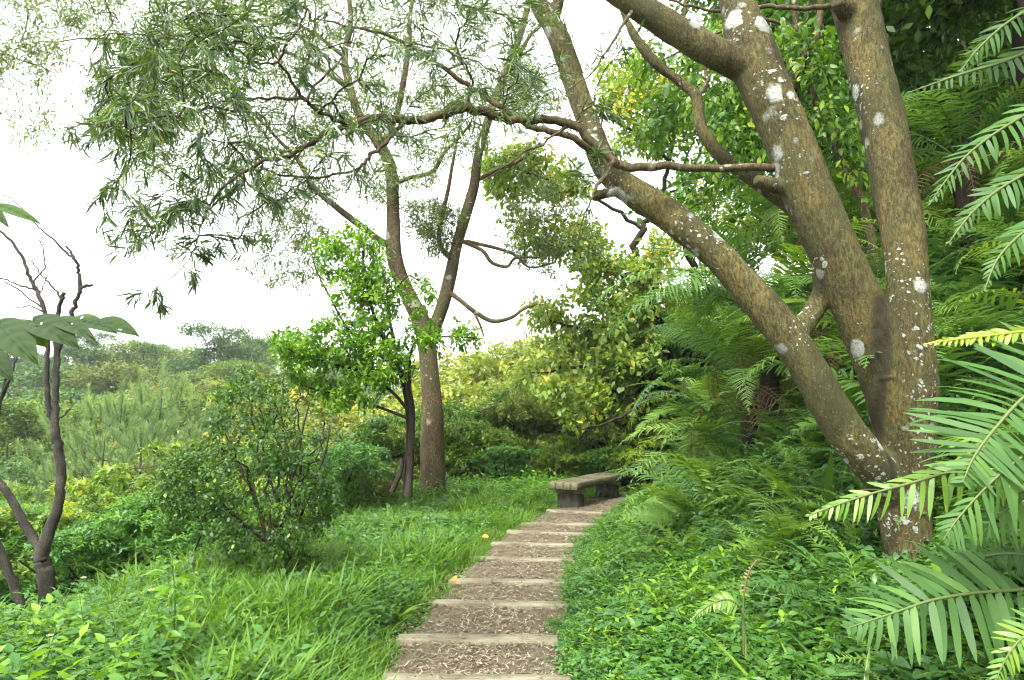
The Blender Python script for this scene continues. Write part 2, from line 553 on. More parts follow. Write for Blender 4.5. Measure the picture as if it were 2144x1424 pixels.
M = {}
M['soil'] = earth_mat('soil', [(.3, (.022, .016, .010)), (.5, (.045, .034, .020)), (.7, (.03, .045, .014))])
M['mulch'] = earth_mat('mulch', [(.3, (0.100, 0.078, 0.048)), (.5, (0.154, 0.123, 0.082)), (.7, (0.207, 0.178, 0.121))], 6.0, .9)
M['chip'] = plain_mat('wood_chip', [(0, (0.074, 0.055, 0.032)), (.4, (0.159, 0.129, 0.083)), (.8, (0.251, 0.220, 0.147)), (1, (0.325, 0.301, 0.213))], .85)
M['step'] = wood_mat('step_timber', [(.25, (0.100, 0.086, 0.054)), (.5, (0.165, 0.151, 0.101)), (.72, (0.224, 0.211, 0.150))])
M['bench'] = wood_mat('bench_timber', [(.25, (0.055, 0.046, 0.031)), (.5, (0.103, 0.088, 0.060)), (.75, (0.161, 0.143, 0.103))], moss=.55)
M['stone'] = earth_mat('bench_stone', [(.3, (0.036, 0.033, 0.026)), (.5, (0.066, 0.060, 0.048)), (.7, (0.102, 0.093, 0.075))], 7.0, .7)
M['hero_bark'] = bark_mat('lichen_bark', [(.30, (0.024, 0.022, 0.008)), (.42, (0.054, 0.042, 0.014)), (.50, (0.063, 0.059, 0.019)), (.58, (0.092, 0.070, 0.020)), (.66, (0.071, 0.067, 0.024)), (.80, (0.109, 0.106, 0.044))],
                          4.5, .9, ((.33, .35, .31), 17.0, 1.0), (.036, .038, .012), True)
M['bark2'] = bark_mat('mottled_bark', [(.3, (0.039, 0.027, 0.013)), (.5, (0.076, 0.055, 0.027)), (.7, (0.121, 0.097, 0.053))], 4.0, .6,
                      ((0.319, 0.320, 0.231), 9.0, .95), (0.047, 0.049, 0.018))
M['dark_bark'] = bark_mat('dark_bark', [(.3, (0.012, 0.009, 0.006)), (.55, (0.030, 0.022, 0.015)), (.75, (0.060, 0.049, 0.034))], 8.0, .5)
M['grey_bark'] = bark_mat('grey_bark', [(.3, (.018, .016, .012)), (.5, (.040, .035, .026)), (.75, (.095, .088, .07))], 14.0, .9)
M['twig'] = bark_mat('twig_bark', [(.3, (0.022, 0.017, 0.011)), (.6, (0.064, 0.049, 0.032))], 9.0, .3)
M['stem'] = plain_mat('green_stem', [(0, (.05, .10, .02)), (1, (.10, .13, .04))], .6)

G = lambda *c: c
M['phyllode'] = leaf_mat('sickle_leaf', [(0, G(0.024, 0.058, 0.022)), (.45, G(0.047, 0.102, 0.029)), (.8, G(0.084, 0.163, 0.035)), (.96, G(0.157, 0.235, 0.040)), (1, G(0.270, 0.259, 0.045))], .33, .30, .55)
M['acacia_far'] = leaf_mat('fine_leaf', [(0, G(0.036, 0.070, 0.026)), (.5, G(0.066, 0.118, 0.038)), (1, G(0.132, 0.198, 0.060))], .4, .4, .4)
M['young'] = leaf_mat('fresh_leaf', [(0, G(0.050, 0.128, 0.017)), (.5, G(0.082, 0.206, 0.022)), (.85, G(0.138, 0.286, 0.028)), (1, G(0.243, 0.354, 0.036))], .45, .42, .35)
M['bush'] = leaf_mat('small_dark_leaf', [(0, G(0.022, 0.062, 0.018)), (.5, G(0.040, 0.106, 0.022)), (.85, G(0.081, 0.188, 0.027)), (1, G(0.213, 0.325, 0.037))], .36, .4, .3)
M['mallotus'] = leaf_mat('yellowing_leaf', [(0, G(0.071, 0.149, 0.037)), (.4, G(0.133, 0.244, 0.050)), (.75, G(0.250, 0.353, 0.070)), (.92, G(0.422, 0.426, 0.083)), (1, G(0.515, 0.381, 0.098))], .42, .45, .35)
M['wood_leaf'] = leaf_mat('woodland_leaf', [(0, G(0.023, 0.072, 0.016)), (.5, G(0.052, 0.143, 0.022)), (.85, G(0.111, 0.247, 0.029)), (1, G(0.221, 0.338, 0.039))], .42, .4, .4)
M['far_dark'] = leaf_mat('far_dark_leaf', [(0, G(.030, .075, .032)), (.5, G(.055, .125, .046)), (1, G(.10, .19, .06))], .3, .6, .2)
M['far_gold'] = leaf_mat('far_gold_leaf', [(0, G(0.047, 0.082, 0.029)), (.5, G(0.098, 0.145, 0.038)), (1, G(0.183, 0.215, 0.064))], .35, .6, .2)
M['far_mid'] = leaf_mat('far_green_leaf', [(0, G(0.047, 0.100, 0.027)), (.5, G(0.089, 0.163, 0.038)), (1, G(0.158, 0.242, 0.050))], .35, .6, .2)
M['pine'] = leaf_mat('pine_needle', [(0, G(.075, .135, .070)), (.5, G(.125, .215, .100)), (1, G(.20, .31, .13))], .45, .5, .3, warm=(1, 1, 1))
M['shrub_lime'] = leaf_mat('lime_leaf', [(0, G(.05, .115, .018)), (.5, G(.105, .20, .025)), (.85, G(.19, .30, .035)), (1, G(.30, .35, .06))], .4, .4, .35)
M['shrub_pale'] = leaf_mat('pale_leaf', [(0, G(0.073, 0.121, 0.039)), (.5, G(0.145, 0.212, 0.055)), (.85, G(0.254, 0.315, 0.073)), (1, G(0.411, 0.424, 0.145))], .4, .45, .35)
M['fern'] = leaf_mat('fern_leaf', [(0, G(0.033, 0.085, 0.027)), (.5, G(0.062, 0.149, 0.037)), (.85, G(0.112, 0.225, 0.048)), (1, G(0.188, 0.296, 0.056))], .4, .48, .24, warm=(1.16, 1.10, 1.08))
M['fern_light'] = leaf_mat('light_fern_leaf', [(0, G(0.063, 0.147, 0.025)), (.5, G(0.110, 0.226, 0.034)), (1, G(0.200, 0.315, 0.047))], .42, .4, .4, warm=(1.16, 1.10, 1.08))
M['fern_yellow'] = leaf_mat('yellow_fern_leaf', [(0, G(0.109, 0.216, 0.029)), (.5, G(0.195, 0.294, 0.046)), (1, G(0.312, 0.372, 0.091))], .42, .42, .35)
M['fern_dead'] = leaf_mat('dead_fern_leaf', [(0, G(.035, .024, .014)), (.5, G(.085, .058, .033)), (1, G(.17, .125, .075))], .25, .7, .2)
M['grass'] = leaf_mat('grass_blade', [(0, G(.045, .12, .016)), (.5, G(.085, .20, .022)), (.85, G(.145, .275, .030)), (1, G(.26, .30, .06))], .5, .45, .3, warm=(1.18, 1.10, 1.10))
M['herb'] = leaf_mat('herb_leaf', [(0, G(.040, .115, .020)), (.5, G(.072, .185, .028)), (.85, G(.12, .26, .036)), (1, G(.20, .32, .045))], .48, .38, .35, warm=(1.06, 1.10, 1.30))
M['herb_dark'] = leaf_mat('ground_leaf', [(0, G(.030, .085, .022)), (.5, G(.058, .145, .032)), (1, G(.105, .215, .042))], .45, .36, .42, warm=(1.06, 1.10, 1.30))
M['ginger'] = leaf_mat('broad_blade', [(0, G(.035, .10, .022)), (.6, G(.07, .165, .028)), (1, G(.15, .28, .035))], .42, .33, .5)
M['bigleaf'] = leaf_mat('veined_leaf', [(0, G(0.018, 0.043, 0.010)), (.5, G(0.028, 0.061, 0.014)), (1, G(0.053, 0.131, 0.008))], .5, .5, .25)
M['petal'] = plain_mat('white_petal', [(0, (.75, .75, .72)), (1, (.82, .82, .8))])
M['disc'] = plain_mat('yellow_disc', [(0, (.55, .33, .03)), (1, (.62, .40, .04))])
M['litter'] = leaf_mat('fallen_leaf', [(0, G(.16, .075, .02)), (.5, G(.36, .17, .045)), (1, G(.55, .32, .09))], .25, .6, .3)
M['reddead'] = leaf_mat('curled_dead_leaf', [(0, G(.10, .045, .032)), (1, G(.30, .21, .15))], .2, .7, .2)

# ------------------------------------------------------------------ terrain
CY = [-30, -5, 0, 4.412, 5.206, 6.17, 6.995, 8.082, 9.035, 9.947, 10.764, 12.156, 13.564, 15.064, 17.064, 20.064, 42]
CX = [0.4, 0.1, -0.12, -0.212, -0.241, -0.092, -0.028, 0.154, 0.326, 0.516, 0.735, 1.19, 1.767, 2.617, 3.567, 4.567, 10]


def pathx(y):
    return np.interp(y, CY, CX)


def H(x, y):
    x, y = np.asarray(x, float), np.asarray(y, float)
    c = pathx(y)
    dr = x - (c + .55)
    bank = np.interp(dr, [0, .6, 1.2, 2.1, 3, 4, 6, 9, 16, 40, 120], [0, .05, .17, .50, 1.15, 2.05, 3.9, 6.2, 9.5, 15, 26])
    steep = np.interp(dr, [0, .6, 1.2, 2.1, 3, 4, 6, 9, 16, 40, 120], [0, .10, .36, 1.10, 1.95, 2.85, 4.6, 6.8, 9.8, 15, 26])
    bank = bank + (steep - bank) * sstep(5.2, 7.6, y)
    bank = bank * (1 - .35 * sstep(14, 30, y))
    dl = (c - .6) - x
    edge = 2.6 + .5 * np.sin(y * .6) - .9 * sstep(6, 12, y) + .8 * sstep(12.5, 14.5, y) * sstep(26, 16, y)
    drop = np.interp(dl - edge, [0, .8, 2, 4, 8, 16, 60], [0, .12, .65, 1.5, 2.6, 3.3, 4.0])
    drop = drop + sstep(17, 34, y) * 1.6 * sstep(8, -2, x)
    hill = sstep(34, 100, y) * (11.0 + 2.2 * wav(x * .05, y * .04)) * (1 - .55 * sstep(-55, 5, x) + .75 * sstep(5, 60, x))
    hill = hill + sstep(120, 320, y) * 6
    z = bank - drop + hill
    rough = .03 * wav(x * 2.1, y * 2.3) + .012 * wav(x * 7, y * 6.3, 2)
    corridor = sstep(.85, .55, np.abs(x - c)) * sstep(-8, -6, y)
    return z + rough * (1 - corridor) - .035 * corridor


def axis(lo, a, b, hi, fine, g=1.22):
    v = list(np.arange(a, b + 1e-6, fine))
    s, x = fine, a
    left = []
    while x > lo:
        s *= g; x -= s; left.append(max(x, lo))
    s, x = fine, b
    right = []
    while x < hi:
        s *= g; x += s; right.append(min(x, hi))
    return np.array(left[::-1] + v + right)


gx = axis(-280, -7, 8, 280, .16, 1.16)
gy = axis(-40, 1.5, 17, 440, .16, 1.10)
X, Yg = np.meshgrid(gx, gy, indexing='xy')
mb = MB()
ii, jj = np.meshgrid(np.arange(len(gy) - 1), np.arange(len(gx) - 1), indexing='ij')
a = ii * len(gx) + jj
mb.add(np.stack([X, Yg, H(X, Yg)], -1), np.stack([a, a + 1, a + len(gx) + 1, a + len(gx)], -1))
tag(part('ground', mb.mesh('ground', M['soil'])), kind='structure')

# path ribbon of wood chip mulch, following the curve
ys = np.arange(-6, 16.2, .12)
pc = np.stack([pathx(ys), ys], -1)
tg = nrm(np.gradient(pc, axis=0))
nr = np.stack([tg[:, 1], -tg[:, 0]], -1)
us = np.linspace(-.62, .62, 15)
PX_ = pc[:, None] + nr[:, None] * us[None, :, None]
pz = .012 * wav(PX_[..., 0] * 5, PX_[..., 1] * 5) + .010 * wav(PX_[..., 0] * 13, PX_[..., 1] * 12, 3) - .05 * (np.abs(us)[None] > .6)
ii, jj = np.meshgrid(np.arange(len(ys) - 1), np.arange(14), indexing='ij')
a = ii * 15 + jj
mb = MB()
mb.add(np.concatenate([PX_, pz[..., None]], -1), np.stack([a, a + 1, a + 16, a + 15], -1))
tag(part('path', mb.mesh('path', M['mulch'])), kind='structure')

# loose chips lying on it
STEPS = [(4.412, 0.6, 0.58, 1), (5.206, 0.6, 0.58, 1.5), (6.17, 0.6, 0.58, 3.5), (6.995, 0.6, 0.58, 3), (8.082, 0.6, 0.58, 5.5), (9.035, 0.6, 0.58, 8), (9.947, 0.6, 0.58, 9.5), (10.764, 0.6, 0.58, 11), (12.156, 0.6, 0.58, 13)]
n = 15000
cyv = 3.2 + 11.0 * rng.random(n) ** 1.7
off = np.clip(rng.normal(0, .34, n), -.66, .66)
k = np.clip(np.searchsorted(ys, cyv), 0, len(ys) - 1)
p2 = pc[k] + nr[k] * off[:, None]
P = np.stack([p2[:, 0], cyv, .014 + .012 * wav(p2[:, 0] * 5, cyv * 5) + rng.random(n) * .012], -1)
on_ = np.zeros(n, bool)
for st_ in STEPS:
    on_ |= np.abs(cyv - st_[0]) < .07
P[on_ & (rng.random(n) < .16), 2] = .036
an = rng.random(n) * 2 * math.pi
D = np.stack([np.cos(an), np.sin(an), rng.normal(0, .22, n)], -1)
N = np.stack([rng.normal(0, .45, n), rng.normal(0, .45, n), np.ones(n)], -1)
mb = MB()
leaves(mb, P, D, N, rng.uniform(.02, .058, n), rng.uniform(.004, .010, n), [(0, .5), (.5, 1), (1, .4)], bend=rng.normal(0, .22, n), tint=np.clip(rng.normal(.5, .25, n), 0, 1))
tag(part('wood_chips', mb.mesh('wood_chips', M['chip'])), 'loose brown wood chips covering the path', 'wood chips', kind='stuff')

# timber steps across the path: (distance, half left, half right, turn)
ORD = ['nearest the viewer, cut by the lower frame', 'second', 'third', 'fourth', 'fifth', 'sixth', 'seventh', 'eighth', 'ninth']
for i, (y, hl, hr, tdeg) in enumerate(STEPS):
    cx_ = float(pathx(y))
    mb = MB()
    L = hl + hr
    box(mb, np.zeros(3), L, .145, .12, bev=.012, jit=.0022)
    o = part('timber_step', mb.mesh('timber_step', M['step'], smooth=False))
    o.location = (cx_ + (hr - hl) / 2, y, -.030)
    o.rotation_euler = (R(random.uniform(-1.5, 1.5)), R(random.uniform(-1, 1)), R(-tdeg))
    lab = ('weathered timber step set across the path, ' + ORD[i]) if i == 0 else 'weathered timber step across the path, %s from the viewer' % ORD[i]
    tag(o, lab, 'timber step', 'timber steps along the path')

# bench: four square beams on stone blocks with a wooden bearer
A, B = W3(1178, 1010, 12.6), W3(1283, 989, 14.95)
ax = np.array((B[0] - A[0], B[1] - A[1], 0)); LB = float(np.linalg.norm(ax)); ax /= LB
ay = np.array((-ax[1], ax[0], 0))
cB = (A + B) / 2
bz = 0.475
bench = thing('bench', (cB[0], cB[1], 0), 'mossy backless timber bench with four thick beams at the path bend', 'bench')
O = np.array((cB[0], cB[1], 0))
for i in range(4):
    mb = MB()
    box(mb, np.zeros(3), LB - rng.uniform(0, .03), .128, .125, bev=.006, jit=.0012)
    o = part('seat_beam', mb.mesh('seat_beam', M['bench'], smooth=False), bench)
    q = ay * (i - 1.5) * .145
    o.location = (q[0], q[1], bz - .0625 + rng.normal(0, .002))
    o.rotation_euler = (0, 0, math.atan2(ax[1], ax[0]))
for s in (-1, 1):
    mb = MB()
    box(mb, np.zeros(3), .54, .16, .09, bev=.006)
    o = part('bearer', mb.mesh('bearer', M['bench'], smooth=False), bench)
    q = ax * s * (LB / 2 - .36)
    o.location = (q[0], q[1], bz - .125 - .048)
    o.rotation_euler = (0, 0, math.atan2(ay[1], ay[0]))
    mb = MB()
    box(mb, np.zeros(3), .44, .26, .34, bev=.02, jit=.006)
    o = part('leg', mb.mesh('bench_leg', M['stone'], smooth=False), bench)
    o.location = (q[0], q[1], bz - .125 - .096 - .17)
    o.rotation_euler = (0, 0, math.atan2(ay[1], ay[0]))
# ------------------------------------------------------------------ growing trees
def limb(spec, per=6):
    """spec rows (px, py, distance, half-width in photo pixels) -> smooth points and radii in the world"""
    rows = []
    for (x, y, d, r) in spec:
        rows.append((*W3(x, y, d), PXR(r, d) / math.sqrt(1 + ((x - 1072.0) / FPX) ** 2)))
    s = catmull(rows, per)
    return s[:, :3], np.maximum(s[:, 3], .002)


def in_poly(pt, poly):
    x, y = pt
    c = False
    j = len(poly) - 1
    for i in range(len(poly)):
        xi, yi = poly[i]; xj, yj = poly[j]
        if (yi > y) != (yj > y) and x < (xj - xi) * (y - yi) / (yj - yi) + xi:
            c = not c
        j = i
    return c


def sample_poly(poly, n, d0, d1, clump=0):
    xs = [p[0] for p in poly]; ys_ = [p[1] for p in poly]
    def one():
        while True:
            p = (random.uniform(min(xs), max(xs)), random.uniform(min(ys_), max(ys_)))
            if in_poly(p, poly):
                return (*p, random.uniform(d0, d1))
    cs = [one() for _ in range(max(6, n // 6))] if clump else []
    out = []
    while len(out) < n:
        if clump and random.random() < .55:
            b = random.choice(cs)
            p = (random.gauss(b[0], clump), random.gauss(b[1], clump * .7))
            d = min(max(random.gauss(b[2], (d1 - d0) * .1), d0), d1)
            if not in_poly(p, poly):
                continue
            out.append(W3(*p, d))
        else:
            out.append(W3(*one()))
    return np.array(out)


def grow(skel, attr, step=.12, arch=.25, wob=.06, droop=0.0, along=.5):
    """attach every attractor to the nearest wood; returns chains [(points, parent node, n tips)] """
    nodes = [tuple(p) for p in skel]
    A = np.asarray(attr)
    S = np.asarray(skel)
    dmin = np.array([np.min(np.sum((S - a) ** 2, 1)) for a in A])
    order = np.argsort(dmin)
    cap = len(S) + int(len(A) * 14) + 50
    ND = np.zeros((cap, 3)); ND[:len(S)] = S
    DR = np.zeros((cap, 3))
    par = np.full(cap, -1)
    cnt = len(S)
    chains = []
    for k in order:
        a = A[k]
        v = a - ND[:cnt]
        d = np.sqrt(np.sum(v * v, 1))
        cosang = np.sum(DR[:cnt] * v, 1) / np.maximum(d, 1e-6)
        j = int(np.argmin(d * (1 + along * (1 - cosang) * (par[:cnt] >= 0))))
        dist = d[j]
        m = int(min(max(2, dist / step), 9))
        p0 = ND[j]
        ctl = (p0 + a) * .5 + DR[j] * dist * arch + np.array((0, 0, 1)) * dist * .12 + rng.normal(0, wob, 3) * dist
        t = np.linspace(0, 1, m + 1)[:, None]
        pts = (1 - t) ** 2 * p0 + 2 * t * (1 - t) * ctl + t * t * a
        pts[1:-1] += rng.normal(0, wob * .25, (m - 1, 3)) * dist
        pts[:, 2] -= droop * dist * (t[:, 0] ** 2) * .5
        if cnt + m >= cap:
            break
        idx = [j]
        for q in range(1, m + 1):
            ND[cnt] = pts[q]
            DR[cnt] = (pts[q] - pts[q - 1]) / max(np.linalg.norm(pts[q] - pts[q - 1]), 1e-6)
            par[cnt] = idx[-1]
            idx.append(cnt)
            cnt += 1
        chains.append(idx)
    tips = np.zeros(cnt)
    for c in chains:
        tips[c[-1]] += 1
    for i in range(cnt - 1, len(S) - 1, -1):
        if par[i] >= 0:
            tips[par[i]] += tips[i]
    return ND[:cnt], chains, tips, DR[:cnt]


def wood(mb, ND, chains, tips, tip_r, power=.42, rmax=.03, sides=4, thick=None):
    """tubes of the grown wood; rows thicker than `thick` go to the second builder"""
    for c in chains:
        r = np.minimum(tip_r * np.maximum(tips[c], 1) ** power, rmax)
        r[0] = r[1]
        r = r * np.linspace(1, .75, len(r))
        tube(mb, ND[c], r, sides=5 if r[0] > tip_r * 3 else sides)


def leaf_rows(ND, chains, per, tail=.6, spread=.9, down=.25, n_jit=.02, up=.5, gauss=0.0):
    """positions, directions and normals of leaves set along the outer part of every chain"""
    P, D, N, C = [], [], [], []
    for ci, c in enumerate(chains):
        pts = ND[c]
        m = len(pts)
        s = rng.uniform(1 - tail, 1.0, per) * (m - 1)
        i = np.minimum(s.astype(int), m - 2)
        f = (s - i)[:, None]
        p = pts[i] * (1 - f) + pts[i + 1] * f
        d = nrm(pts[i + 1] - pts[i])
        rnd = nrm(rng.normal(0, 1, (per, 3)))
        side = nrm(rnd - d * np.sum(rnd * d, 1, keepdims=True))
        dd = nrm(d * rng.uniform(.25, 1.0, (per, 1)) + side * spread + np.array((0, 0, -down)))
        nn = nrm(np.array((0, 0, up)) + rng.normal(0, .6, (per, 3)))
        if gauss:
            p = p + rng.normal(0, gauss, (per, 3))
        P.append(p + rng.normal(0, n_jit, (per, 3))); D.append(dd); N.append(nn)
        C.append(np.full(per, ci))
    return np.concatenate(P), np.concatenate(D), np.concatenate(N), np.concatenate(C)


def unit_leaf(name, mat, prof, bend, fold=0.0, side=0.0, tint=.5):
    mb = MB()
    leaves(mb, [(0, 0, 0)], [(0, 1, 0)], [(0, 0, 1)], 1.0, 1.0, prof, bend, fold, side, tint)
    return mb.mesh(name, mat)


def leaf_parts(root, base, P, D, N, L, Wd, meshes, name='leaf'):
    for i in range(len(P)):
        m = frame_M(P[i] - base, D[i], N[i], L[i], Wd[i])
        part(name, meshes[i % len(meshes)], root, M=m)


def nearest(P, n, vis=None):
    d = np.linalg.norm(P - np.array((0, 0, EYE)), axis=1)
    if vis is not None:
        d = d + np.where(vis, 0, 100)
    return np.argsort(d)[:n]


def in_frame(P):
    c, s = math.cos(PITCH), math.sin(PITCH)
    q = P - np.array((0, 0, EYE))
    dep = q[:, 1] * c + q[:, 2] * s
    v = (-q[:, 1] * s + q[:, 2] * c) / np.maximum(dep, .01)
    u = q[:, 0] / np.maximum(dep, .01)
    return (dep > .3) & (np.abs(u) < .75) & (np.abs(v) < .5)


def remesh(me, voxel, smooth_it=4):
    o = bpy.data.objects.new('remesh_tmp', me)
    COL.objects.link(o)
    m = o.modifiers.new('r', 'REMESH'); m.mode = 'VOXEL'; m.voxel_size = voxel
    s = o.modifiers.new('s', 'SMOOTH'); s.iterations = smooth_it; s.factor = .5
    dg = bpy.context.evaluated_depsgraph_get()
    out = bpy.data.meshes.new_from_object(o.evaluated_get(dg))
    bpy.data.objects.remove(o)
    return out


# ------------------------------------------------------------------ the large lichen-spotted tree on the bank
HB = W3(1905, 1200, 4.55)
HB[2] = H(HB[0], HB[1]) - .05
STEM_C = [(1915, 1230, 4.55, 66), (1905, 1160, 4.55, 60), (1893, 1080, 4.55, 64), (1890, 1000, 4.55, 70), (1895, 900, 4.52, 76), (1902, 800, 4.5, 72), (1903, 700, 4.5, 62),
          (1900, 600, 4.52, 56), (1888, 480, 4.55, 56), (1870, 380, 4.6, 58), (1846, 250, 4.65, 60), (1815, 110, 4.72, 57), (1785, 0, 4.8, 60), (1755, -120, 4.9, 58), (1740, -330, 5.1, 46), (1700, -600, 5.4, 30)]
STEM_B = [(1890, 960, 4.52, 52), (1872, 850, 4.47, 60), (1838, 740, 4.43, 62), (1795, 640, 4.4, 60), (1742, 520, 4.38, 59), (1690, 400, 4.38, 58), (1652, 290, 4.4, 57), (1608, 190, 4.42, 58),
          (1570, 110, 4.45, 58), (1548, 30, 4.5, 44), (1535, -60, 4.6, 42), (1500, -260, 4.8, 36), (1470, -500, 5.0, 26)]
STEM_B2 = [(1590, 160, 4.43, 44), (1540, 130, 4.42, 42), (1470, 96, 4.4, 38), (1390, 48, 4.4, 34), (1310, 0, 4.4, 31), (1230, -60, 4.4, 28), (1100, -170, 4.3, 24), (960, -260, 4.2, 18), (800, -300, 4.1, 12)]
STEM_A = [(1890, 1060, 4.55, 50), (1850, 1000, 4.48, 54), (1790, 930, 4.42, 52), (1735, 850, 4.4, 47), (1690, 770, 4.4, 47), (1640, 690, 4.42, 47), (1570, 610, 4.46, 42), (1490, 525, 4.5, 40), (1410, 460, 4.55, 40),
          (1335, 410, 4.6, 39), (1280, 365, 4.65, 35), (1250, 310, 4.7, 31), (1225, 240, 4.75, 30), (1195, 150, 4.8, 28), (1165, 70, 4.85, 28), (1130, 10, 4.9, 25), (1090, -60, 4.95, 20), (1030, -200, 5.0, 15)]
STEM_A2 = [(1158, 50, 4.86, 18), (1172, -10, 4.9, 15), (1185, -90, 4.95, 13), (1180, -250, 5.1, 9)]
STEM_D = [(1650, 715, 4.42, 34), (1690, 670, 4.47, 30), (1722, 610, 4.6, 26), (1720, 540, 4.75, 24), (1680, 460, 4.85, 23), (1620, 405, 4.9, 22), (1560, 365, 4.92, 20), (1505, 320, 4.95, 18), (1468, 265, 5.0, 16), (1458, 205, 5.05, 15),
          (1420, 170, 5.1, 14), (1370, 130, 5.1, 13), (1325, 70, 5.15, 12), (1300, 0, 5.2, 9), (1290, -100, 5.3, 6)]
mb = MB()
hero_skel = []
for s_, kf in ((STEM_C, .88), (STEM_B, .97), (STEM_B2, .92), (STEM_A, .86), (STEM_A2, .9), (STEM_D, .88)):
    p, r = limb(s_)
    r = r * kf
    tube(mb, p, r, sides=20, cap=True, lump=.05)
    hero_skel.append((p, r))
# cut stubs
for s_ in ([(1640, 395, 4.4, 18), (1605, 385, 4.36, 18), (1580, 375, 4.34, 15)], [(1285, 400, 4.62, 14), (1258, 408, 4.6, 13), (1240, 412, 4.6, 11)], [(1790, 40, 4.75, 30), (1765, 12, 4.66, 24), (1752, 0, 4.62, 18)]):
    p, r = limb(s_, 3)
    tube(mb, p, r, sides=12, cap=True)
me = mb.mesh('trunk_raw', M['hero_bark'], origin=HB)
me = remesh(me, .0135, 6)
nv = len(me.vertices)
co = np.empty(nv * 3, np.float32); me.vertices.foreach_get('co', co); co = co.reshape(-1, 3)
no = np.empty(nv * 3, np.float32); me.vertices.foreach_get('normal', no); no = no.reshape(-1, 3)
dsp = .008 * wav(co[:, 0] * 7 + co[:, 2] * 2, co[:, 2] * 4 + co[:, 1] * 6) + .004 * wav(co[:, 0] * 21, co[:, 2] * 15 + co[:, 1] * 17, 2)
co += no * dsp[:, None]
def px_dist(pts):
    """distance in the plane facing the path from the trunk surface to a polyline of photo points, in photo pixels"""
    best = np.full(nv, 1e9)
    q = np.array([(W3(x_, y_, 4.3) - HB) for x_, y_ in pts])
    for a_, b_ in zip(q[:-1], q[1:]):
        d_ = b_[[0, 2]] - a_[[0, 2]]
        t_ = np.clip(((co[:, [0, 2]] - a_[[0, 2]]) @ d_) / max(d_ @ d_, 1e-9), 0, 1)
        best = np.minimum(best, np.linalg.norm(co[:, [0, 2]] - a_[[0, 2]] - t_[:, None] * d_, axis=1))
    return best / 4.3 * FPX


front = (no[:, 1] < .25)
wound = np.maximum(np.clip(1.5 - px_dist([(1834, 640), (1838, 700), (1846, 770)]) / 19, 0, 1), np.clip(1.3 - px_dist([(1846, 770), (1862, 880), (1874, 960), (1880, 1010)]) / 9, 0, .9)) * front
rid = np.sin(co[:, 2] * 60 + 5 * np.sin(co[:, 0] * 30)) * wound
co += no * (rid * .003 - wound * .006)[:, None]
q_ = W3(1862, 790, 4.3) - HB
led = np.exp(-((co[:, 2] - q_[2] + .25 * np.abs(co[:, 0] - q_[0])) / .006) ** 2) * np.exp(-((co[:, 0] - q_[0]) / .05) ** 4) * front
co += no * (led * .010)[:, None]
wound = np.maximum(wound, led)
lich = np.full(nv, .49) + .12 * wav(co[:, 0] * 5 + co[:, 2] * 3, co[:, 2] * 4)
for (lx, ly, lr, lv) in [(1885, 560, 42, .5), (1910, 620, 36, .45), (1908, 700, 40, .36), (1920, 780, 40, .3), (1925, 860, 45, .3), (1930, 930, 45, .26), (1702, 562, 26, .42), (1790, 950, 48, .36), (1850, 960, 40, .3), (1620, 205, 40, .36), (1590, 165, 40, .3), (1665, 700, 36, .3),
                         (1690, 650, 30, .3), (1440, 480, 46, .3), (1300, 400, 40, .32), (1220, 220, 40, .32), (1540, 60, 46, .3), (1790, 110, 46, .26), (1830, 160, 40, .26), (1880, 1050, 60, .34), (1640, 250, 30, .3), (1200, 130, 30, .3)]:
    q_ = W3(lx, ly, 4.4) - HB
    dd_ = np.hypot(co[:, 0] - q_[0], co[:, 2] - q_[2]) / 4.4 * FPX
    lich += lv * np.exp(-(dd_ / lr) ** 2)
at_ = me.attributes.new('lichen', 'FLOAT', 'POINT'); at_.data.foreach_set('value', np.clip(lich * (1 - wound), 0, 1).astype(np.float32))
at_ = me.attributes.new('wound', 'FLOAT', 'POINT'); at_.data.foreach_set('value', wound.astype(np.float32))
me.vertices.foreach_set('co', co.ravel())
me.polygons.foreach_set('use_smooth', np.ones(len(me.polygons), bool))
me.materials.clear(); me.materials.append(M['hero_bark'])
me.update()
hero = thing('lichen_tree', HB, 'big forked tree with white lichen spots leaning over the ferny bank', 'tree')
part('trunk', me, hero)

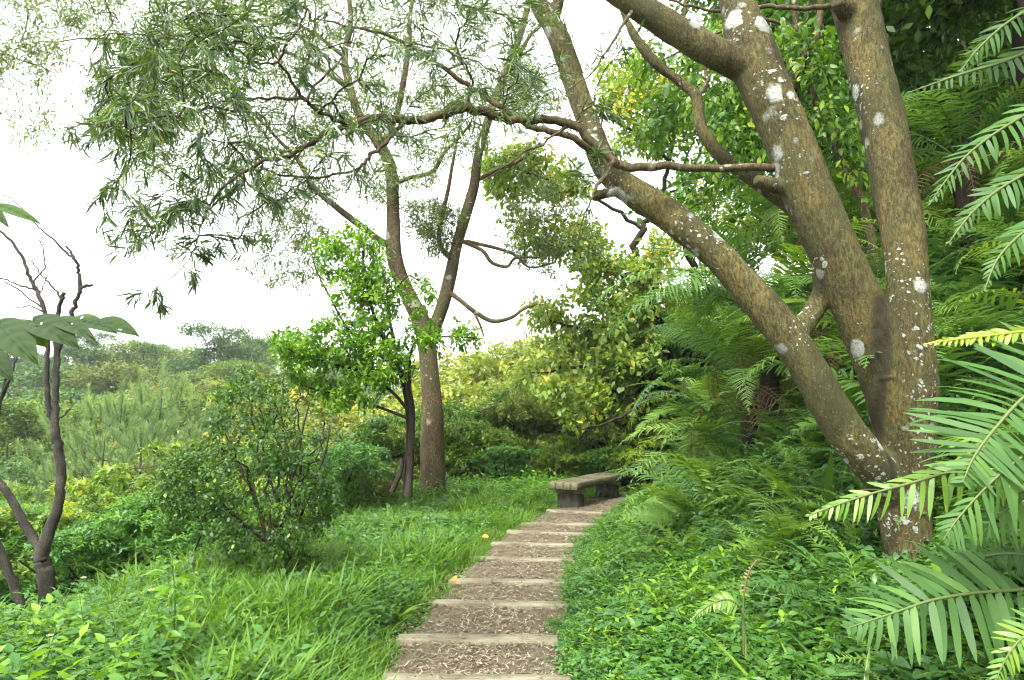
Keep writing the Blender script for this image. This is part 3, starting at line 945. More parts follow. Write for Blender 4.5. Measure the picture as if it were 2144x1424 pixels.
# the long horizontal bough reaching left, and its forks
BOUGHS = [
    ('bough', [(1640, 348, 4.42, 12), (1590, 350, 4.4, 11), (1450, 352, 4.35, 10), (1320, 352, 4.3, 11), (1285, 335, 4.3, 11), (1240, 300, 4.3, 11), (1205, 265, 4.28, 11), (1150, 252, 4.25, 11), (1070, 249, 4.2, 11), (1030, 240, 4.15, 12), (985, 225, 4.1, 12), (935, 236, 4.05, 12),
               (900, 248, 4.0, 12), (845, 250, 3.95, 11), (790, 246, 3.9, 10), (735, 262, 3.85, 9), (680, 280, 3.8, 7), (610, 325, 3.75, 6), (540, 345, 3.7, 5), (460, 400, 3.6, 3), (420, 480, 3.5, 2.2), (395, 545, 3.45, 1.5), (330, 600, 3.4, 1.2)]),
    ('bough', [(1250, 330, 4.6, 10), (1215, 297, 4.5, 9), (1160, 275, 4.5, 9), (1105, 262, 4.5, 8), (1055, 228, 4.5, 8), (990, 185, 4.45, 7), (935, 148, 4.4, 6), (860, 95, 4.4, 5), (760, 60, 4.3, 4), (660, 40, 4.2, 2.5)]),
    ('branch', [(850, 252, 3.95, 6), (815, 290, 3.9, 5), (775, 325, 3.85, 5), (755, 350, 3.8, 4), (700, 366, 3.8, 3.4), (610, 372, 3.7, 3), (540, 355, 3.6, 2.2), (480, 372, 3.5, 1.6)]),
    ('branch', [(735, 262, 3.85, 7), (700, 250, 3.75, 6), (650, 218, 3.65, 5.5), (632, 200, 3.6, 5), (600, 150, 3.5, 4), (585, 128, 3.45, 3.5), (610, 80, 3.4, 3), (640, 20, 3.4, 2.4), (650, -60, 3.4, 2)]),
    ('branch', [(640, 208, 3.62, 4.5), (560, 205, 3.5, 3.8), (480, 212, 3.35, 3), (400, 240, 3.2, 2.3), (300, 270, 3.05, 1.8), (210, 265, 2.95, 1.2)]),
    ('branch', [(585, 128, 3.45, 3), (520, 135, 3.35, 2.6), (430, 90, 3.2, 2.2), (330, 85, 3.1, 1.8), (230, 70, 3.0, 1.4)]),
    ('branch', [(645, 214, 3.64, 4), (660, 180, 3.7, 3.6), (690, 150, 3.75, 3.2), (720, 120, 3.8, 2.6), (740, 60, 3.85, 2)]),
    ('branch', [(1285, 335, 4.3, 6), (1265, 370, 4.2, 6), (1245, 395, 4.15, 4), (1230, 440, 4.1, 2), (1210, 500, 4.1, 1.3)]),
    ('branch', [(1190, 262, 4.28, 4), (1150, 290, 4.2, 3), (1080, 330, 4.1, 2), (1010, 380, 4.1, 1.3)]),
    ('branch', [(1330, 0, 4.4, 6), (1300, 60, 4.3, 4), (1250, 140, 4.25, 2.2), (1190, 190, 4.2, 1.4)]),
    ('branch', [(1460, 205, 5.05, 7), (1478, 170, 5.1, 6), (1470, 120, 5.1, 5), (1440, 60, 5.2, 4), (1430, -20, 5.3, 3)]),
    ('branch', [(1800, 20, 4.8, 10), (1740, 12, 4.85, 8), (1650, 18, 4.95, 7), (1590, 14, 5.0, 6), (1480, 20, 5.0, 4), (1400, 0, 5.0, 3)]),
]
skel_pts = []
for nm, s_ in BOUGHS:
    p, r = limb(s_, 5)
    p[1:-1] += rng.normal(0, .006, (len(p) - 2, 3))
    r = r * .86
    mb = MB(); tube(mb, p, r, sides=9, lump=.06)
    part(nm, mb.mesh(nm, M['bark2'], origin=HB), hero)
    if len(skel_pts) < 9:
        skel_pts.append(p[(len(p) // 3 if nm == 'bough' else 3):])
skel = np.concatenate(skel_pts)
POLY = [(1130, -40), (1190, 60), (1180, 200), (1130, 250), (980, 300), (900, 330), (800, 370), (760, 420), (640, 410), (560, 470), (430, 470), (330, 520), (215, 530), (200, 400), (235, 330), (150, 300), (135, 255), (200, 190), (150, 130), (260, 60), (300, -40)]
att = [sample_poly(POLY, 580, 2.9, 4.6, 0),
       sample_poly([(650, -30), (560, 120), (420, 300), (200, 280), (230, 120), (420, -30)], 150, 2.7, 3.5, 0),
       sample_poly([(300, 420), (560, 380), (700, 400), (560, 470), (420, 560), (210, 520)], 45, 3.2, 3.7, 30),
       sample_poly([(270, 590), (430, 560), (440, 600), (350, 655), (265, 640)], 9, 3.35, 3.5, 18),
       sample_poly([(380, 480), (560, 490), (540, 540), (400, 560)], 10, 3.4, 3.6, 18),
       sample_poly([(1190, 330), (1260, 300), (1280, 430), (1220, 470), (1180, 420)], 12, 4.05, 4.3, 20),
       sample_poly([(1240, 60), (1350, 20), (1330, 130), (1240, 160)], 8, 4.1, 4.3, 20),
       sample_poly([(1180, 130), (1290, 160), (1300, 260), (1200, 250)], 14, 4.2, 4.4, 20)]
att = np.concatenate(att)
ND, ch, tips, DR = grow(skel, att, .08, .25, .09, .15)
mb = MB(); wood(mb, ND, ch, tips, .0016, .46, .009, 4)
part('twigs', mb.mesh('twigs', M['twig'], origin=HB), hero, kind='stuff')
P, D, N, C = leaf_rows(ND, ch, 17, .95, .5, .38, .008, .5)
k = len(P)
L = rng.uniform(.05, .105, k); Wd = L * rng.uniform(.075, .12, k)
ct = rng.normal(.45, .16, len(ch))
tint = np.clip(ct[C] + rng.normal(0, .14, k), 0, .93)
tint[rng.random(k) < .012] = 1.0
near = nearest(P, 300, in_frame(P))
rest = np.ones(k, bool); rest[near] = False
mb = MB()
SICK = [(0, .12), (.2, .75), (.5, 1.0), (.8, .62), (1, .03)]
leaves(mb, P[rest], D[rest], N[rest], L[rest], Wd[rest], SICK, rng.normal(.12, .14, rest.sum()), 0, rng.normal(0, .16, rest.sum()), tint[rest])
part('foliage', mb.mesh('foliage', M['phyllode'], origin=HB), hero, kind='stuff')
UL = [unit_leaf('leaf', M['phyllode'], SICK, b, 0, s, t) for b, s, t in ((.1, .14, .35), (.2, -.15, .5), (.05, .05, .62), (.25, .18, .42), (-.05, -.1, .7), (.15, .2, .88))]
leaf_parts(hero, HB, P[near], D[near], N[near], L[near], Wd[near], UL)

# its upper crown, above the frame
sk2 = np.concatenate([hero_skel[0][0][-14:], hero_skel[1][0][-14:], hero_skel[2][0][-14:], hero_skel[3][0][-8:]])
att = np.concatenate([np.stack([rng.uniform(-1.5, 4.6, 260), rng.uniform(3.4, 8.0, 260), rng.uniform(5.6, 9.0, 260)], -1)])
ND, ch, tips, DR = grow(sk2, att, .3, .25, .1, .05)
mb = MB(); wood(mb, ND, ch, tips, .004, .45, .05, 4)
part('upper_branches', mb.mesh('upper_branches', M['bark2'], origin=HB), hero, kind='stuff')
P, D, N, C = leaf_rows(ND, ch, 14, .6, .9, .2, .06, .5, .07)
k = len(P); L = rng.uniform(.08, .13, k)
mb = MB(); leaves(mb, P, D, N, L, L * .16, LANCE3, .12, 0, rng.normal(0, .12, k), np.clip(rng.normal(.45, .2, k), 0, .95))
part('upper_foliage', mb.mesh('upper_foliage', M['phyllode'], origin=HB), hero, kind='stuff')

# ------------------------------------------------------------------ second fine-leaved tree beyond the path
TB = W3(905, 1004, 13.5)
t2 = thing('fine_leaved_tree', TB, 'tall fine leaved tree with a mottled trunk forking behind the young sapling', 'tree')
T2 = [
    ('trunk', [(905, 1030, 13.5, 30), (906, 1000, 13.5, 26), (905, 940, 13.5, 25), (906, 860, 13.5, 22), (900, 780, 13.5, 20), (893, 715, 13.5, 20), (880, 670, 13.5, 19), (860, 630, 13.45, 18), (838, 580, 13.4, 17), (825, 530, 13.4, 16.5), (824, 470, 13.4, 15), (822, 400, 13.4, 14), (815, 345, 13.4, 13), (790, 295, 13.4, 12), (755, 245, 13.4, 10), (735, 190, 13.4, 9), (722, 120, 13.4, 8), (735, 40, 13.4, 6), (720, -60, 13.4, 5)]),
    ('limb', [(897, 720, 13.5, 16), (912, 680, 13.6, 15), (930, 630, 13.7, 14), (945, 570, 13.8, 13.5), (955, 520, 13.9, 12.5), (975, 450, 14.0, 12), (992, 390, 14.0, 11), (1000, 330, 14.0, 10), (1018, 265, 14.0, 10), (1040, 200, 14.0, 9.5), (1065, 140, 14.1, 8.5), (1090, 70, 14.2, 8), (1105, 10, 14.2, 7), (1120, -80, 14.2, 5)]),
    ('limb', [(800, 312, 13.4, 8), (830, 240, 13.3, 7), (845, 170, 13.2, 7), (855, 100, 13.2, 6), (860, 20, 13.2, 5), (875, -60, 13.2, 4)]),
    ('limb', [(828, 520, 13.4, 9), (790, 500, 13.3, 8), (745, 465, 13.2, 8), (700, 430, 13.1, 7), (660, 395, 13.0, 6), (620, 330, 12.9, 5), (590, 300, 12.8, 4), (520, 230, 12.6, 3), (430, 180, 12.4, 2)]),
    ('limb', [(826, 385, 13.4, 6), (860, 372, 13.4, 5), (905, 360, 13.4, 5), (930, 320, 13.4, 4), (960, 290, 13.4, 3.5), (985, 260, 13.4, 3)]),
    ('limb', [(950, 545, 13.8, 7), (925, 520, 13.7, 6), (920, 480, 13.7, 5), (938, 400, 13.6, 4.5), (950, 330, 13.6, 3.5), (970, 230, 13.6, 2.5)]),
    ('limb', [(968, 505, 13.9, 5), (1010, 525, 13.9, 4.5), (1030, 550, 13.9, 4), (1062, 558, 13.9, 3.5), (1080, 540, 13.8, 3), (1130, 540, 13.8, 2)]),
    ('limb', [(975, 505, 13.9, 4.5), (1040, 520, 14.0, 4), (1080, 535, 14.1, 3.2), (1110, 560, 14.1, 2.5), (1160, 550, 14.1, 1.5)]),
    ('limb', [(940, 612, 13.7, 6), (965, 630, 13.6, 5), (990, 650, 13.5, 5), (1030, 672, 13.5, 4.5), (1070, 665, 13.4, 4), (1095, 648, 13.4, 3.2), (1125, 636, 13.4, 2)]),
    ('limb', [(990, 650, 13.5, 3), (1005, 680, 13.5, 2.6), (1013, 705, 13.5, 2)]),
    ('limb', [(1005, 375, 14.0, 5), (1040, 355, 14.0, 4.5), (1090, 335, 14.0, 4), (1130, 300, 14.0, 2.5)]),
    ('limb', [(1090, 110, 14.1, 5), (1110, 75, 14.1, 4.5), (1135, 50, 14.1, 4), (1150, 20, 14.1, 3)]),
    ('limb', [(735, 190, 13.4, 6), (680, 150, 13.2, 5), (600, 110, 13.0, 4), (500, 90, 12.6, 3), (400, 100, 12.2, 2.5), (300, 130, 11.8, 2)]),
    ('limb', [(722, 120, 13.4, 5), (640, 60, 13.1, 4), (520, 20, 12.8, 3), (380, -20, 12.4, 2.5), (200, -40, 12.0, 2), (60, 20, 11.6, 1.5)]),
]
sk = []
for nm, s_ in T2:
    p, r = limb(s_, 5)
    mb = MB(); tube(mb, p, r, sides=14 if nm == 'trunk' else 8, lump=.07)
    part(nm, mb.mesh(nm, M['bark2'], origin=TB), t2)
    sk.append(p[len(p) // 2:] if nm == 'trunk' else p[3:])
sk = np.concatenate(sk)
att = np.concatenate([
    sample_poly([(200, -80), (1150, -80), (1180, 40), (1120, 160), (1150, 300), (1050, 330), (950, 330), (900, 400), (800, 430), (720, 400), (600, 430), (500, 400), (380, 420), (250, 330), (200, 200), (150, 100)], 900, 11.2, 15.5, 46),
    sample_poly([(160, 60), (420, 60), (480, 260), (300, 330), (190, 280)], 170, 11.0, 13, 40),
    sample_poly([(560, 420), (640, 420), (700, 500), (640, 600), (560, 620), (500, 560)], 70, 12.2, 13.5, 30),
    sample_poly([(850, 420), (960, 420), (980, 520), (880, 540)], 75, 13, 15, 25),
    sample_poly([(1040, 400), (1200, 380), (1260, 520), (1180, 590), (1060, 560)], 105, 13.2, 15, 40),
    sample_poly([(-60, -60), (170, -60), (190, 80), (110, 150), (60, 130), (-60, 190)], 75, 9.5, 12, 30),
    sample_poly([(-40, 150), (110, 150), (150, 330), (30, 290), (-40, 280)], 14, 9.5, 12, 22),
    sample_poly([(1040, 120), (1200, 150), (1200, 260), (1060, 280)], 60, 13.2, 15, 25)])
ND, ch, tips, DR = grow(sk, att, .3, .22, .1, .1)
mb = MB(); wood(mb, ND, ch, tips, .0035, .42, .028, 4)
part('twigs', mb.mesh('twigs', M['twig'], origin=TB), t2, kind='stuff')
P, D, N, C = leaf_rows(ND, ch, 54, .8, .9, .3, .05, .5, .085)
k = len(P); L = rng.uniform(.075, .135, k)
ct = rng.normal(.45, .18, len(ch))
mb = MB(); leaves(mb, P, D, N, L, L * .20, LANCE3, rng.normal(.12, .12, k), 0, rng.normal(0, .12, k), np.clip(ct[C] + rng.normal(0, .15, k), 0, 1))
part('crown', mb.mesh('crown', M['acacia_far'], origin=TB), t2, kind='stuff')

# ------------------------------------------------------------------ young bright green tree on the verge
YB = W3(852, 1020, 10.8)
yt = thing('young_tree', YB, 'bright green young tree with several thin stems left of the mottled trunk', 'tree')
YS = [
    [(855, 1040, 10.8, 9), (858, 990, 10.8, 8), (862, 920, 10.8, 7), (862, 850, 10.8, 6.5), (850, 800, 10.8, 5), (820, 740, 10.8, 4.5), (790, 680, 10.75, 4), (770, 610, 10.7, 3), (760, 540, 10.7, 2.4), (770, 475, 10.7, 1.5)],
    [(850, 1035, 10.85, 6), (852, 980, 10.9, 6), (856, 900, 10.9, 5.5), (850, 830, 10.9, 5), (835, 770, 10.9, 4), (822, 700, 11, 3.5), (815, 640, 11, 3), (850, 580, 11, 2), (880, 590, 11, 1.4)],
    [(862, 860, 10.8, 4), (858, 800, 10.7, 3.6), (860, 740, 10.6, 3), (880, 710, 10.5, 2.4), (940, 705, 10.4, 2), (1000, 708, 10.3, 1.4)],
    [(855, 860, 10.8, 4), (820, 820, 10.7, 3.5), (760, 780, 10.5, 3), (690, 760, 10.3, 2.4), (620, 740, 10.2, 1.6), (585, 715, 10.1, 1.2)],
    [(852, 875, 10.8, 3.6), (800, 855, 10.7, 3), (740, 835, 10.6, 2.5), (660, 815, 10.4, 2), (610, 800, 10.3, 1.4)],
    [(838, 780, 10.8, 3.4), (780, 730, 10.8, 3), (730, 690, 10.8, 2.4), (690, 620, 10.8, 2), (660, 560, 10.8, 1.4), (650, 510, 10.8, 1)],
    [(820, 1030, 10.7, 6), (838, 990, 10.75, 5.5), (842, 960, 10.8, 5)],
]
sk = []
for s_ in YS:
    p, r = limb(s_, 5)
    mb = MB(); tube(mb, p, r, sides=7, lump=.05)
    part('stem', mb.mesh('stem', M['dark_bark'], origin=YB), yt)
    if len(s_) > 4:
        sk.append(p[len(p) // 3:])
sk = np.concatenate(sk)
YPOLY = [(770, 455), (800, 500), (830, 570), (915, 590), (905, 640), (860, 660), (1015, 695), (1010, 735), (880, 745), (870, 790), (800, 860), (700, 870), (620, 830), (595, 770), (570, 715), (640, 680), (700, 650), (690, 610), (640, 560), (640, 500), (710, 480)]
att = np.concatenate([sample_poly(YPOLY, 280, 10.0, 11.6, 26), sample_poly([(570, 700), (800, 660), (850, 780), (720, 860), (600, 800)], 170, 9.9, 11.2, 26),
                      sample_poly([(760, 470), (840, 600), (860, 690), (740, 690), (690, 600), (640, 520)], 70, 10.3, 11.3, 22)])
ND, ch, tips, DR = grow(sk, att, .12, .2, .08, .05)
mb = MB(); wood(mb, ND, ch, tips, .002, .42, .01, 4)
part('twigs', mb.mesh('twigs', M['twig'], origin=YB), yt, kind='stuff')
P, D, N, C = leaf_rows(ND, ch, 25, .9, .9, .12, .03, 1.6, .05)
k = len(P); L = rng.uniform(.06, .115, k); Wd = L * rng.uniform(.42, .56, k)
ct = rng.normal(.5, .16, len(ch))
tint = np.clip(ct[C] + rng.normal(0, .15, k), 0, 1)
near = nearest(P, 250, in_frame(P)); rest = np.ones(k, bool); rest[near] = False
mb = MB(); leaves(mb, P[rest], D[rest], N[rest], L[rest], Wd[rest], [(0, .1), (.3, .95), (.6, .85), (1, .04)], .18, .25, 0, tint[rest])
part('foliage', mb.mesh('foliage', M['young'], origin=YB), yt, kind='stuff')
UL = [unit_leaf('leaf', M['young'], OVATE, b, .25, 0, t) for b, t in ((.15, .4), (.25, .55), (.1, .7), (.2, .85))]
leaf_parts(yt, YB, P[near], D[near], N[near], L[near], Wd[near], UL)

# ------------------------------------------------------------------ dark small-leaved bush
DB = W3(590, 1190, 7.0)
DB[2] = float(H(DB[0], DB[1]))
bu = thing('dark_bush', DB, 'dark twiggy bush with small glossy leaves left of the path', 'bush')
sk = []
for i in range(13):
    x0 = random.uniform(565, 640)
    x1 = random.uniform(420, 700)
    y1 = random.uniform(800, 950)
    d1 = random.uniform(6.5, 7.6)
    sp = [(x0, 1200, 7.0 + random.uniform(-.1, .1), 3.6), ((x0 * .75 + x1 * .25), 1080, 7.0, 2.8), ((x0 * .45 + x1 * .55), 980, (7 + d1) / 2, 2.4), (x1 * .9 + x0 * .1, y1 + 30, d1, 1.5), (x1, y1 - 20, d1, 1)]
    p, r = limb(sp, 4)
    p[2:-1] += rng.normal(0, .02, (len(p) - 3, 3))
    mb = MB(); tube(mb, p, r, sides=6)
    part('stem', mb.mesh('stem', M['dark_bark'], origin=DB), bu)
    sk.append(p[2:])
for s_ in ([(600, 1160, 7, 5), (540, 1120, 6.9, 4), (470, 1060, 6.8, 3), (420, 990, 6.7, 2.4), (360, 965, 6.7, 1.4)], [(630, 1080, 7.1, 3), (680, 950, 7.2, 2.4), (690, 890, 7.3, 1.5)]):
    p, r = limb(s_, 5); mb = MB(); tube(mb, p, r, sides=6); part('branch', mb.mesh('branch', M['dark_bark'], origin=DB), bu); sk.append(p[3:])
sk = np.concatenate(sk)
att = np.concatenate([sample_poly([(440, 830), (480, 780), (540, 765), (600, 800), (625, 880), (640, 960), (650, 1080), (600, 1150), (500, 1150), (440, 1120), (420, 1000), (430, 900)], 400, 6.0, 8.1, 17),
                      sample_poly([(430, 930), (340, 960), (320, 1030), (350, 1090), (450, 1130), (460, 1000)], 150, 6.3, 7.2, 22),
                      sample_poly([(470, 1110), (650, 1110), (660, 1185), (480, 1185)], 70, 6.4, 7.2, 20),
                      sample_poly([(640, 960), (700, 1000), (720, 1060), (680, 1120), (640, 1120)], 90, 6.6, 7.6, 22)])
ND, ch, tips, DR = grow(sk, att, .1, .2, .1, .08)
mb = MB(); wood(mb, ND, ch, tips, .0013, .42, .008, 4)
part('twigs', mb.mesh('twigs', M['dark_bark'], origin=DB), bu, kind='stuff')
P, D, N, C = leaf_rows(ND, ch, 26, .95, .9, .2, .02, 1.1, .03)
k = len(P); L = rng.uniform(.025, .05, k)
ct = rng.normal(.42, .17, len(ch)); zt = sstep(DB[2] + .3, DB[2] + 2.0, P[:, 2]) * .12
mb = MB(); leaves(mb, P, D, N, L, L * rng.uniform(.5, .65, k), [(0, .15), (.35, 1), (.7, .75), (1, .05)], .15, 0, 0, np.clip(ct[C] + rng.normal(0, .17, k), 0, 1))
part('foliage', mb.mesh('foliage', M['bush'], origin=DB), bu, kind='stuff')

# ------------------------------------------------------------------ bare forked sapling at the left
SB = W3(98, 1260, 5.6); SB[2] = float(H(SB[0], SB[1]))
ba = thing('bare_sapling', SB, 'leafless forked sapling with rough dark bark and pruned stubs', 'tree')
d = 5.6
BS = [
    ('trunk', [(100, 1320, d, 19), (98, 1240, d, 18), (92, 1185, d, 18), (88, 1165, d, 18), (105, 1110, d, 13), (122, 1060, d, 11.5), (128, 1000, d, 11.5), (122, 940, d, 10.5), (116, 890, d, 10), (117, 820, d, 8), (119, 730, d, 7), (120, 665, d, 6), (128, 635, d, 5), (135, 612, d, 4.5)]),
    ('limb', [(114, 890, d, 8), (103, 860, d, 6.5), (97, 800, d, 6), (99, 720, d, 6), (96, 660, d, 5.5), (78, 610, d, 5.5), (66, 590, d, 5), (55, 560, d, 4), (28, 510, d, 3.5), (-5, 480, d, 3.2), (-60, 440, d, 2.5)]),
    ('limb', [(92, 1165, d, 12), (70, 1130, d, 11), (45, 1085, d, 10), (20, 1040, d, 10), (-10, 1000, d, 9), (-60, 950, d, 8)]),
    ('limb', [(119, 745, d, 5), (133, 700, d, 5.5), (150, 660, d, 5.5), (162, 625, d, 5), (168, 605, d, 5), (165, 575, d, 4.5), (160, 548, d, 4), (140, 530, d, 3), (110, 500, d, 2.4), (75, 470, d, 2), (40, 430, d, 1.5), (0, 400, d, 1.2)]),
    ('stub', [(168, 606, d, 4.5), (178, 600, d, 4.2), (194, 597, d, 3)]),
    ('stub', [(160, 548, d, 3.5), (150, 530, d, 3), (138, 515, d, 2.6)]),
    ('twig', [(128, 630, d, 3), (120, 612, d, 2.5), (100, 590, d, 2), (82, 570, d, 1.8), (70, 550, d, 1.6), (58, 545, d, 1.3)]),
    ('twig', [(68, 595, d, 3), (80, 578, d, 2), (95, 560, d, 1.8), (92, 530, d, 1.6), (84, 505, d, 1.5), (76, 490, d, 1)]),
    ('twig', [(76, 608, d, 3), (50, 600, d, 2.5), (30, 592, d, 2), (0, 582, d, 2), (-40, 570, d, 1.5)]),
    ('twig', [(90, 645, d, 3), (60, 625, d, 2), (30, 600, d, 1.8), (-10, 585, d, 1.6)]),
    ('twig', [(94, 655, d, 3), (80, 648, d, 2), (60, 640, d, 1.6), (42, 645, d, 1.4), (20, 640, d, 1)]),
    ('twig', [(120, 880, d, 3), (135, 868, d, 2.5), (148, 855, d, 2)]),
    ('twig', [(82, 615, d, 2), (95, 590, d, 1.5), (102, 565, d, 1)]),
    ('limb', [(-40, 1100, 5.2, 13), (5, 1165, 5.25, 12), (28, 1225, 5.3, 11), (50, 1280, 5.3, 10)]),
    ('limb', [(-30, 900, 6.0, 6), (5, 830, 6.0, 5), (20, 790, 6.0, 4), (36, 745, 6.0, 2)]),
    ('limb', [(-20, 960, 6.0, 5), (0, 850, 6.0, 4), (12, 790, 6.0, 3), (14, 740, 6.0, 2)]),
]
for nm, s_ in BS:
    p, r = limb(s_, 6)
    p[2:-2] += rng.normal(0, .004, (max(0, len(p) - 4), 3))
    mb = MB(); tube(mb, p, r, sides=12 if nm == 'trunk' else 7, cap=True, lump=.12)
    part(nm, mb.mesh(nm, M['grey_bark'], origin=SB), ba)

# ------------------------------------------------------------------ broad veined leaves hanging in from the left, close to the viewer
def big_leaf(name, base, tip, width, tintv, holes=(), n_=(0, -.6, .8), drop=.25, nu=15, nv=48):
    base, tip = np.asarray(base, float), np.asarray(tip, float)
    D = tip - base; L = np.linalg.norm(D); D = D / L
    N = np.asarray(n_, float)
    S = np.cross(D, N); S /= np.linalg.norm(S); N = np.cross(S, D)
    t = np.linspace(0, 1, nv)[:, None]; u = np.linspace(-1, 1, nu)[None]
    w = width * .5 * np.sin(np.pi * np.clip(t, .02, .985) ** .8) ** .75 * (1 - .1 * t)
    ribs = .011 * L * np.abs(np.sin((t * 11 - np.abs(u) * 2.6) * 1.6)) * (1 - np.abs(u) ** 3) - .014 * L * np.exp(-(u / .12) ** 2)
    h = -.22 * width * (1 - np.abs(u) ** 1.2) * 0 + .12 * width * np.abs(u) - drop * L * (t ** 2 - t * .6) + ribs
    V = base + D * (t * L)[..., None] + S * (w * u)[..., None] + N * h[..., None]
    i, j = np.meshgrid(np.arange(nv - 1), np.arange(nu - 1), indexing='ij')
    a = i * nu + j
    keep = np.ones((nv - 1, nu - 1), bool)
    for (hi, hj, hh, hw) in holes:
        keep[int(hi * 3.4):int((hi + hh) * 3.4) - 1, int(hj * 1.5):int((hj + hw) * 1.5)] = False
    Q = np.stack([a, a + 1, a + nu + 1, a + nu], -1)[keep]
    mb = MB(); mb.add(V, Q, tint=tintv)
    return mb


LB_ = W3(-40, 690, 2.1)
bl = thing('broad_leaf_sprig', LB_, 'sprig of broad veined leaves with insect holes hanging in at the frame edge', 'leaf sprig')
p, r = limb([(-40, 690, 2.1, 3), (20, 676, 2.08, 2.6), (70, 672, 2.05, 2.4), (130, 670, 2.0, 2), (180, 672, 1.97, 1.6), (215, 678, 1.95, 1)], 5)
mb = MB(); tube(mb, p, r, 7); part('stem', mb.mesh('stem', M['stem'], origin=LB_), bl)
for (b0, t0, d0, d1, w, ti, ho, dr) in [
        ((-2, 677), (72, 752), 2.05, 1.85, 74, .30, (), .18), ((40, 674), (99, 728), 2.05, 2.0, 46, 1.0, (), .1),
        ((68, 672), (156, 716), 2.03, 1.85, 66, .25, ((3, 6, 2, 1), (3, 4, 1, 1)), .22), ((118, 670), (192, 702), 2.0, 1.85, 40, .3, ((6, 3, 1, 1),), .2),
        ((150, 671), (214, 672), 2.0, 1.95, 34, .95, ((4, 2, 1, 2), (6, 5, 1, 2), (8, 3, 2, 1)), .15), ((165, 674), (240, 690), 1.98, 1.85, 34, .28, ((7, 2, 1, 1),), .2),
        ((205, 675), (284, 694), 1.95, 1.85, 42, .35, ((9, 6, 1, 1),), .28), ((-30, 735), (24, 792), 2.1, 2.0, 50, .2, (), .2)]:
    mb = big_leaf('leaf', W3(*b0, d0), W3(*t0, d1), PXR(w, 2.0), ti, ho, (0.05, -.75, .6), dr)
    part('leaf', mb.mesh('leaf', M['bigleaf'], origin=LB_), bl)
L2 = W3(-60, 420, 2.1)
bl2 = thing('leaf_sprig', L2, 'two pale green leaves poking in above the bare sapling', 'leaf sprig')
p, r = limb([(-60, 420, 2.1, 2), (-20, 425, 2.1, 1.6), (0, 432, 2.1, 1.2)], 4)
mb = MB(); tube(mb, p, r, 6); part('stem', mb.mesh('stem', M['stem'], origin=L2), bl2)
for (b0, t0, w, ti) in (((-12, 430), (80, 462), 30, .85), ((-25, 428), (16, 472), 24, .5)):
    mb = big_leaf('leaf', W3(*b0, 2.1), W3(*t0, 2.0), PXR(w, 2.0), ti, (), (.05, -.8, .6), .15)
    part('leaf', mb.mesh('leaf', M['bigleaf'], origin=L2), bl2)
# ------------------------------------------------------------------ prototypes of the wider vegetation
def blob_points(blobs, n, shell=.55):
    """points near the upper skin of ellipsoid blobs (x, y, z, rx, ry, rz)"""
    out = []
    wts = np.array([b[3] * b[4] + b[3] * b[5] for b in blobs]); wts = wts / wts.sum()
    idx = rng.choice(len(blobs), n, p=wts)
    u = nrm(rng.normal(0, 1, (n, 3)))
    u[:, 2] = np.where(u[:, 2] < -.35, -u[:, 2], u[:, 2])
    r = (shell + (1 - shell) * rng.random(n))[:, None]
    B = np.array(blobs)
    return B[idx, :3] + u * r * B[idx, 3:6]


def make_tree(name, height, blobs, ntip, nleaf, leaf, ratio, mat, bark, trunk_r, stems=None, prof=OVATE3, gauss=.25, up=1.2, down=.1, step=.5, rows=.6, tintsd=.16):
    """returns (crown mesh, trunk mesh) standing on the origin"""
    sk, mbw = [], MB()
    for st in (stems or [[(0, 0, -.4, trunk_r * 1.25), (0, 0, height * .15, trunk_r), (height * .02, 0, height * .4, trunk_r * .75), (-.02 * height, .01 * height, height * .65, trunk_r * .45), (0, 0, height * .88, trunk_r * .15)]]):
        s = catmull(st, 5)
        tube(mbw, s[:, :3], s[:, 3], 8, lump=.08)
        sk.append(s[len(s) // 4:, :3])
    att = blob_points(blobs, ntip)
    ND, ch, tips, DR = grow(np.concatenate(sk), att, step, .2, .1, 0)
    wood(mbw, ND, ch, tips, trunk_r * .05, .42, trunk_r * .5, 4)
    P, D, N, C = leaf_rows(ND, ch, nleaf, rows, .9, down, .01, up, gauss)
    k = len(P)
    L = leaf * rng.uniform(.65, 1.25, k)
    ct = np.clip(rng.normal(.45, tintsd, len(ch)), 0, 1)
    mb = MB()
    leaves(mb, P, D, N, L, L * ratio, prof, .15, 0, 0, np.clip(ct[C] + rng.normal(0, .14, k), 0, 1))
    return mb.mesh(name + '_crown', mat), mbw.mesh(name + '_trunk', bark)


def rb(n, spread, zc, zr, r):
    """n random blobs"""
    return [(random.gauss(0, spread), random.gauss(0, spread), random.uniform(zc - zr, zc + zr), r * random.uniform(.7, 1.2), r * random.uniform(.7, 1.2), r * random.uniform(.35, .6)) for _ in range(n)]


TREES = {}
# far trees (about 8 m)
for i, (mt, nb) in enumerate((('far_dark', 9), ('far_dark', 7), ('far_gold', 9), ('far_mid', 9), ('far_mid', 8))):
    TREES['far%d' % i] = make_tree('far', 8, rb(nb, 1.6, 5.3, 2.0, 1.55) + [(0, 0, 3.6, 2.2, 2.2, 1.6)], 440, 52, .15, .55, M[mt], M['grey_bark'], .16, gauss=.22, step=.7)
# layered flat-topped far trees
for i in range(2):
    bl_ = [(random.gauss(0, 1.5), random.gauss(0, 1.2), z, random.uniform(1.3, 2.4), random.uniform(1.3, 2.2), .35) for z in np.linspace(3.0, 8.0, 11)]
    TREES['layer%d' % i] = make_tree('layered', 8, bl_, 380, 50, .15, .55, M['far_dark'], M['grey_bark'], .15, gauss=.17, step=.7, up=2.0)
